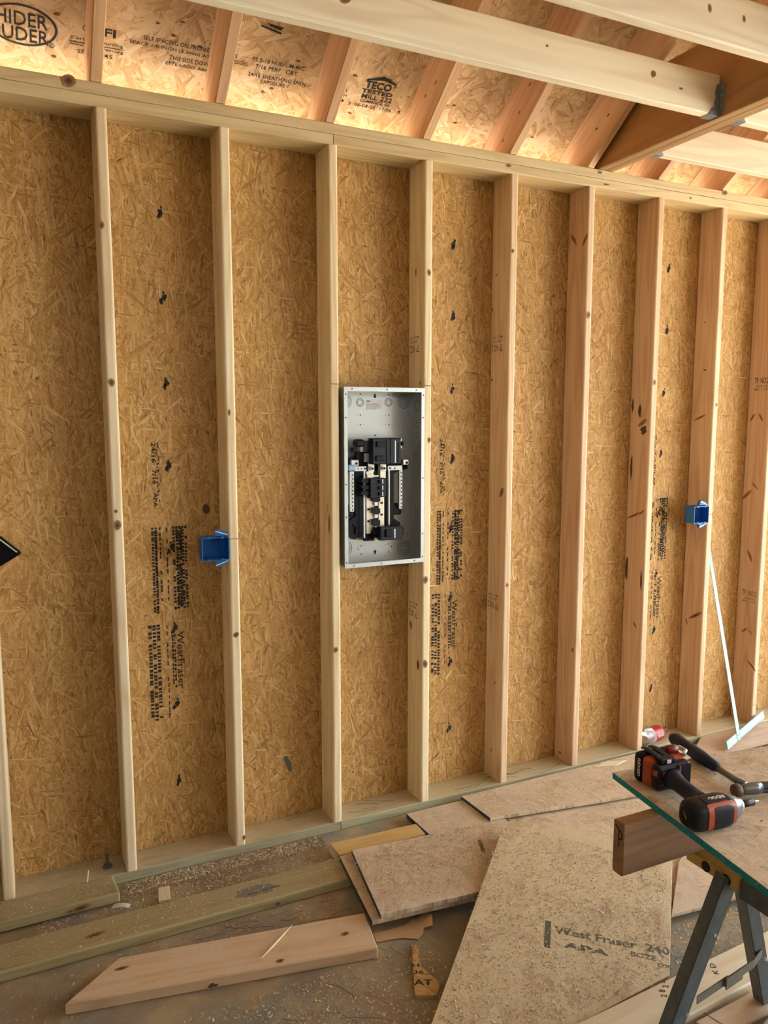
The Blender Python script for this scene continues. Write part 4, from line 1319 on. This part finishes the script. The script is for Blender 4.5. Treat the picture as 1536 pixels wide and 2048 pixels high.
loft(bm, [[p + Vector((0, a - .008, c)) for a, c in ((-.0015, -.017), (.0015, -.017), (.0015, .016), (-.0015, .016))] for p in (b0.lerp(b1, .40), b0.lerp(b1, .66))])
obj('brace_latch', bm, M['brace'], br1)

cp = thing('crosspiece', 'brown wooden beam with a handwritten P on its end, across the sawhorse', 'beam', (2.3, -1.405, .55))
bm = box_bm(-.95, -.0698, -.0190, .95, .0698, .0190)
bevel_long(bm, .007, 3)
co = obj('plank', bm, M['red2x6'], cp, frame((1.431 + .95, -1.4055, .5500 + .0699), (1, 0, 0), (0, 0, 1)))
pw = .0022
Pp = [[(-.003, -.030), (.001, -.030), (.001, .014), (-.003, .012)], [(-.016, .020), (-.012, .023), (.008, .010), (.006, .006)],
      [(.006, .010), (.011, .006), (.012, -.006), (.008, -.008)], [(.012, -.006), (.004, -.014), (.002, -.011), (.008, -.004)], [(-.004, -.017), (.004, -.014), (.002, -.010), (-.004, -.013)]]
strokes('handwritten_p', Pp, frame((1.4304, -1.407, .655), (0, -1, 0), (0, 0, 1)), co, M['ink'])
knot(co, frame((1.4303, -1.403, .638), (0, -1, 0), (0, 0, 1)), .004, .004)
ZTOP = .7086
sp_ = [(1.574, -1.219), (1.810, -1.244), (1.824, -1.249), (1.838, -1.244), (1.852, -1.249), (1.866, -1.245), (2.119, -1.283), (3.04, -1.372), (2.94, -2.36), (1.415, -2.32)]
xd = Vector((1, -.15, 0)).normalized()
ms = frame((1.574, -1.219, ZTOP - .0181), xd, (.15, 1, 0))
inv = ms.inverted()
lp = [(inv @ Vector((a, b2, ZTOP))) for a, b2 in sp_]
bm = prism_bm([(p.x, p.y) for p in lp], 0, .0180, .0008)
top = obj('work_sheet', bm, M['teal_osb'], None, ms)
tag(top, 'strand board work surface with a teal edge, lying on the sawhorse beam', 'board')

# ------------------------------------------------------------------ impact driver
fu = Vector((.996, -.092, 0)).normalized()
fv = Vector((.092, .996, 0)).normalized()
mD = frame((1.587, -1.541, ZTOP + .0004), fu, fv)
dr = thing('impact_driver', 'black and orange cordless impact driver lying on the work sheet', 'power tool', mw=mD)
HC = (0, 0, .0365)
bm = bmesh.new()
lathe_x(bm, [(-.070, .014), (-.068, .027), (-.060, .0325), (-.045, .0350), (.030, .0350), (.048, .0325)], 24, 3.4, HC)
hs = obj('motor_housing', bm, M['black2'], dr, mD, True)
bm = bmesh.new()
lathe_x(bm, [(-.0705, .010), (-.0712, .022), (-.066, .029), (-.0655, .022)], 20, 2.2, HC)
obj('rear_cap', bm, M['black'], hs, mD, True)
bm = bmesh.new()
lathe_x(bm, [(.0485, .0320), (.056, .0315), (.076, .0230), (.082, .0215)], 18, 3.0, HC)
ns = obj('nose_housing', bm, M['nose'], dr, mD, True)
bm = bmesh.new()
lathe_x(bm, [(.0822, .0150), (.087, .0160), (.094, .0150), (.097, .0100)], 16, 2, HC)
obj('chuck_collar', bm, M['zinc'], ns, mD, True)
bm = bmesh.new()
lathe_x(bm, [(.0972, .0072), (.1005, .0090), (.134, .0090), (.135, .0050)], 10, 2, HC)
bh = obj('bit_holder', bm, M['black2'], dr, mD, True)
bm = bmesh.new()
lathe_x(bm, [(.1352, .0032), (.143, .0036), (.146, .0028), (.149, .0036), (.152, .0018)], 8, 2, HC)
obj('screw_bit', bm, M['zinc'], bh, mD)
# side facing the camera: orange frame with dark inset, following the barrel
def shell(u_prof, r, a0, a1, th, n=8):
    bm = bmesh.new()
    rows_ = []
    for (u, da, rr3) in u_prof:
        row = []
        for i in range(n + 1):
            a = math.radians(a0 + da + (a1 - a0 - 2 * da) * i / n)
            c, s = math.cos(a), math.sin(a)
            e = 2 / 3.4
            R2 = rr3
            row.append(bm.verts.new((u, math.copysign(abs(c) ** e, c) * R2, HC[2] + math.copysign(abs(s) ** e, s) * R2)))
        rows_.append(row)
    for p, q in zip(rows_, rows_[1:]):
        for i in range(n):
            bm.faces.new((p[i], p[i + 1], q[i + 1], q[i]))
    return bm
o = obj('orange_side', shell([(-.034, 6, .0362), (-.026, 0, .0362), (.030, 0, .0362), (.050, 6, .0332), (.054, 12, .0325)], 0, 118, 232, .002), M['orange'], dr, mD, True)
obj('grip_inset', shell([(-.016, 6, .0372), (-.010, 0, .0372), (.026, 0, .0372), (.036, 8, .0362), (.042, 14, .0350)], 0, 142, 226, .002), M['black2'], o, mD, True)
o = obj('name_plate', shell([(-.030, 0, .0363), (.044, 0, .0342)], 0, 84, 118, .001, 5), M['black'], dr, mD, True)
text('brand_lettering', 'RIDGID', mD @ frame((.036, -.0005, .0735), (-1, 0, 0), (0, -1, -.2)), o, M['white'], width=.048, height=.0105, bold=.02)
text('brand_lettering', 'HYPER', mD @ frame((-.0716, .006, .046), (0, -.7, -1), (0, 1, -.7)), hs, M['label'], width=.018, height=.004)
# handle
bm = bmesh.new()
loft(bm, [ring((x, y, .0365), (1, 0, 0), (0, 0, 1), ra, rb, 16, 2.3) for x, y, ra, rb in
          [(.006, .020, .030, .026), (.010, .036, .024, .0225), (.016, .060, .0215, .0205), (.022, .100, .0205, .0195), (.028, .140, .0215, .0200), (.032, .164, .026, .024), (.036, .178, .034, .030)]])
hn = obj('handle', bm, M['navy'], dr, mD, True)
bm = bmesh.new()
loft(bm, [ring((x, y, .0365), (1, 0, 0), (0, 0, 1), .008, .009, 10) for x, y in [(.026, .036), (.036, .044), (.036, .060), (.030, .068)]])
obj('trigger', bm, M['black'], hn, mD, True)
bm = box_bm(.002, .034, .0545, .018, .044, .0625, .002)
obj('direction_switch', bm, M['black'], hn, mD)
# battery
def rbox(name, u0, v0, w0, u1, v1, w1, bev, mat, par):
    return obj(name, box_bm(u0, v0, w0, u1, v1, w1, bev, 3), mat, par, mD, False)
ft = rbox('battery_mount', -.012, .172, .004, .098, .200, .074, .010, M['black2'], dr)
bt_ = rbox('battery_case', -.016, .198, .001, .104, .236, .080, .012, M['orange'], dr)
bb = rbox('battery_base', -.018, .232, .000, .106, .268, .082, .014, M['black'], dr)
text('brand_lettering', 'RIDGID', mD @ frame((-.0186, .246, .070), (0, 0, -1), (0, -1, 0)), bb, M['white'], width=.050, height=.0115, bold=.02)
text('series_lettering', 'BRUSHLESS', mD @ frame((.014, .212, .0806), (1, 0, 0), (0, 1, 0)), bt_, M['label'], width=.045, height=.006)
rbox('battery_button', -.0125, .176, .044, -.0095, .192, .060, .001, M['orange'], ft)
o = obj('logo_square', box_bm(.004, .1712, .045, .016, .1718, .057), M['orange'], ft, mD)
o = obj('logo_square', box_bm(.004, .1712, .020, .016, .1718, .032), M['labred'], ft, mD)
rbox('side_panel', .050, .1700, .012, .094, .1722, .070, .001, M['black'], ft)
obj('orange_stripe', box_bm(.056, .1694, .014, .060, .1699, .068), M['orange'], ft, mD)
# belt clip and bit holder on top of the battery
bm = bmesh.new()
for a in (.010, .034):
    loft(bm, [ring((a + x, y, w), (1, 0, 0), (0, 0, 1), .009, .003, 8, 3) for x, y, w in [(0, .188, .082), (.002, .210, .087), (.004, .250, .089), (.005, .266, .086)]])
clip = obj('belt_clip', bm, M['black2'], dr, mD, True)
obj('clip_mount', box_bm(.004, .180, .0745, .052, .204, .088, .003), M['black2'], clip, mD)
obj('clip_screw', box_bm(.020, .176, .076, .034, .1798, .086, .001), M['zinc'], clip, mD)
bm = bmesh.new()
lathe_x(bm, [(.058, .008), (.060, .012), (.088, .012), (.092, .008)], 14, 2, (0, .225, .088))
obj('bit_socket', bm, M['capred'], dr, mD, True)
bm = bmesh.new()
tube(bm, [(.094, .20, .080), (.108, .21, .086), (.113, .24, .082), (.110, .262, .070)], .006, 8)
obj('pale_loop', bm, M['paper'], dr, mD, True)

# ------------------------------------------------------------------ hammer
hm = thing('hammer', 'steel hammer with a dark blue rubber grip lying on the work sheet', 'hammer', (1.84, -1.35, ZTOP))
pth = [Vector((1.872, -1.146, ZTOP + .0190)), Vector((1.870, -1.161, ZTOP + .0190)), Vector((1.858, -1.216, ZTOP + .0180)), Vector((1.843, -1.283, ZTOP + .0180)), Vector((1.828, -1.346, ZTOP + .0185))]
rad = [(.0145, .013), (.0205, .0182), (.0185, .0172), (.0200, .0176), (.0150, .0140)]
hd_ = (pth[-1] - pth[0]).normalized()
sx_ = Vector((hd_.y, -hd_.x, 0)).normalized()
bm = bmesh.new()
loft(bm, [ring(p, sx_, (0, 0, 1), a, c, 16, 2.3) for p, (a, c) in zip(pth, rad)])
obj('grip', bm, M['navy'], hm, None, True)
neck = [(pth[-1], .0100, .0090), (Vector((1.818, -1.386, ZTOP + .019)), .0080, .0080), (Vector((1.809, -1.431, ZTOP + .020)), .0085, .0085), (Vector((1.803, -1.461, ZTOP + .021)), .0130, .0120)]
bm = bmesh.new()
loft(bm, [ring(p, sx_, (0, 0, 1), a, c, 14, 2.6) for p, a, c in neck])
obj('neck', bm, M['hammer_steel'], hm, None, True)
hx = Vector((.985, -.20, 0)).normalized()
hy = Vector((.20, .985, 0)).normalized()
hc = Vector((1.798, -1.483, ZTOP + .0225))
bm = bmesh.new()
loft(bm, [ring(hc + hx * a, hy, (0, 0, 1), r, r2, 16, 2.4) for a, r, r2 in [(-.030, .0120, .0120), (-.020, .0130, .0130), (.012, .0150, .0150), (.030, .0135, .0150)]])
hh = obj('head', bm, M['hammer_steel'], hm, None, True)
bm = bmesh.new()
loft(bm, [ring(hc + hx * a, hy, (0, 0, 1), r, r, 18) for a, r in [(-.050, .0150), (-.048, .0170), (-.034, .0172), (-.0302, .0130)]])
obj('striking_face', bm, M['rust'], hm, None, True)
for sgn in (-1, 1):
    bm = bmesh.new()
    loft(bm, [ring(hc + hx * a + hy * c + Vector((0, 0, sgn * w)), hy, (0, 0, 1), r, r2, 10, 2.4) for a, c, w, r, r2 in [(.028, 0, .006, .012, .008), (.055, -.004, .008, .009, .007), (.085, -.014, .010, .006, .006), (.112, -.030, .012, .003, .005)]])
    obj('claw', bm, M['hammer_steel'], hm, None, True)

# ------------------------------------------------------------------ sawdust, shavings, needles: nobody could count them
def chips(name, label, areas, mat, seed):
    rng = random.Random(seed)
    vs, fs = [], []
    for (x0, y0, x1, y1, zf, n, smin, smax, curl) in areas:
        for _ in range(n):
            x, y = rng.uniform(x0, x1), rng.uniform(y0, y1)
            z = zf(x, y) if callable(zf) else zf
            if z is None:
                continue
            l = smin + (smax - smin) * rng.random() ** 2.2
            w = l * rng.uniform(.18, .5)
            if w > .004:
                w = .004
            a = rng.uniform(0, 6.283)
            ca, sa = math.cos(a), math.sin(a)
            seg = 4 if rng.random() < curl else 1
            lift = l * rng.uniform(.1, .35)
            b0 = len(vs)
            for i in range(seg + 1):
                f = i / seg - .5
                ph = f * (2.2 if seg > 1 else 0)
                px = math.sin(ph) * l / 2.2 if seg > 1 else f * l
                pz = (1 - math.cos(ph)) * l / 2.2 if seg > 1 else (f + .5) * lift * .5
                py = rng.uniform(-.1, .1) * w
                for sg in (-1, 1):
                    qx, qy = px, py + sg * w / 2
                    vs.append((x + qx * ca - qy * sa, y + qx * sa + qy * ca, z + .0006 + pz + (.0008 if sg > 0 else 0)))
            for i in range(seg):
                k = b0 + 2 * i
                fs.append((k, k + 1, k + 3, k + 2))
    me = bpy.data.meshes.new(name)
    me.from_pydata(vs, [], fs)
    me.materials.append(mat)
    o = bpy.data.objects.new(name, me)
    COL.objects.link(o)
    o['kind'] = 'stuff'
    tag(o, label, 'sawdust')
    return o
def zH(x, y):
    d = (x - 1.460) * .707 + (y + .715) * .707
    c = (x - 1.460) * .707 - (y + .715) * .707
    if c < .004 or c > .60 or d > .40 or y < -1.235:
        return None
    return pH.z - (nH.x * (x - pH.x) + nH.y * (y - pH.y)) / nH.z
chips('shavings', 'pale sawdust and curled shavings strewn over sheets and slab', [
    (.10, -.20, 1.10, -.05, .0005, 2600, .002, .010, .3),
    (.40, -.08, 1.14, -.008, .001, 1800, .003, .014, .4),
    (-.1, -.372, 1.14, -.24, TH, 900, .002, .008, .25),
    (-.1, -.130, .35, -.015, .050, 500, .002, .007, .2),
    (.2, -1.2, 1.25, -.75, .0005, 4500, .002, .012, .4),
    (.0, -.62, 1.1, -.38, .0005, 700, .002, .010, .3),
    (.9, -1.4, 1.3, -.98, .0005, 900, .002, .012, .4),
    (1.16, -.65, 1.76, -.31, TH + .0360, 4500, .002, .010, .35),
    (.95, -1.235, 2.34, -.34, zH, 15000, .002, .012, .35),
    (1.84, -.26, 3.0, -.05, .0452, 2000, .002, .010, .3),
    (1.60, -.21, 1.80, -.06, .0302, 300, .002, .008, .3),
    (2.2, -.72, 4.0, -.34, .0224, 3500, .002, .012, .3),
    (1.9, -1.24, 3.2, -1.05, .0005, 3000, .002, .012, .4),
    (1.55, -1.9, 2.9, -1.38, ZTOP, 1500, .002, .011, .3),
    (1.60, -1.42, 2.7, -1.26, ZTOP, 700, .002, .010, .3),
    (.2, .01, 4.4, .13, TH, 1300, .002, .009, .25),
], M['chips'], 5)
chips('brown_sawdust', 'brown sawdust drifted along the bottom plate and slab', [
    (.38, -.11, 1.16, -.006, .0003, 5200, .002, .009, .3),
    (.5, -.24, 1.1, -.10, .0003, 900, .002, .007, .2),
    (.0, -.62, 1.1, -.385, .0003, 1500, .002, .008, .25),
    (.1, -1.2, 1.2, -.76, .0003, 2200, .002, .010, .35),
    (.95, -1.235, 2.34, -.34, zH, 2200, .002, .008, .3),
], M['chips_dark'], 6)
rng = random.Random(9)
bm = bmesh.new()
def needle(x, y, z, l, a):
    pts = []
    k = rng.uniform(-.5, .5)
    for i in range(5):
        f = i / 4 - .5
        pts.append((x + l * f * math.cos(a + k * f), y + l * f * math.sin(a + k * f), z + .0012))
    tube(bm, pts, .0006, 4)
for _ in range(26):
    needle(rng.uniform(.62, 1.08), rng.uniform(-.56, -.40), 0, rng.uniform(.05, .16), rng.uniform(-.4, .4))
for _ in range(4):
    needle(rng.uniform(.3, 1.1), rng.uniform(-1.1, -.8), 0, rng.uniform(.06, .2), rng.uniform(-1.2, .3))
for _ in range(8):
    needle(rng.uniform(1.7, 2.4), rng.uniform(.03, .12), TH, rng.uniform(.06, .2), rng.uniform(-.5, .5))
for _ in range(5):
    needle(rng.uniform(1.1, 1.6), rng.uniform(.03, .12), TH, rng.uniform(.06, .15), rng.uniform(-.5, .5))
for x, y, l, a in [(1.13, -.79, .11, -1.15), (1.195, -.765, .09, .7), (1.06, -.71, .12, -.8), (.93, -.98, .16, -.5)]:
    needle(x, y, .012, l, a)
nd_ = obj('pine_needles', bm, M['conc_dark'])
nd_['kind'] = 'stuff'
tag(nd_, 'dark dry pine needles scattered on slab and bottom plate', 'debris')
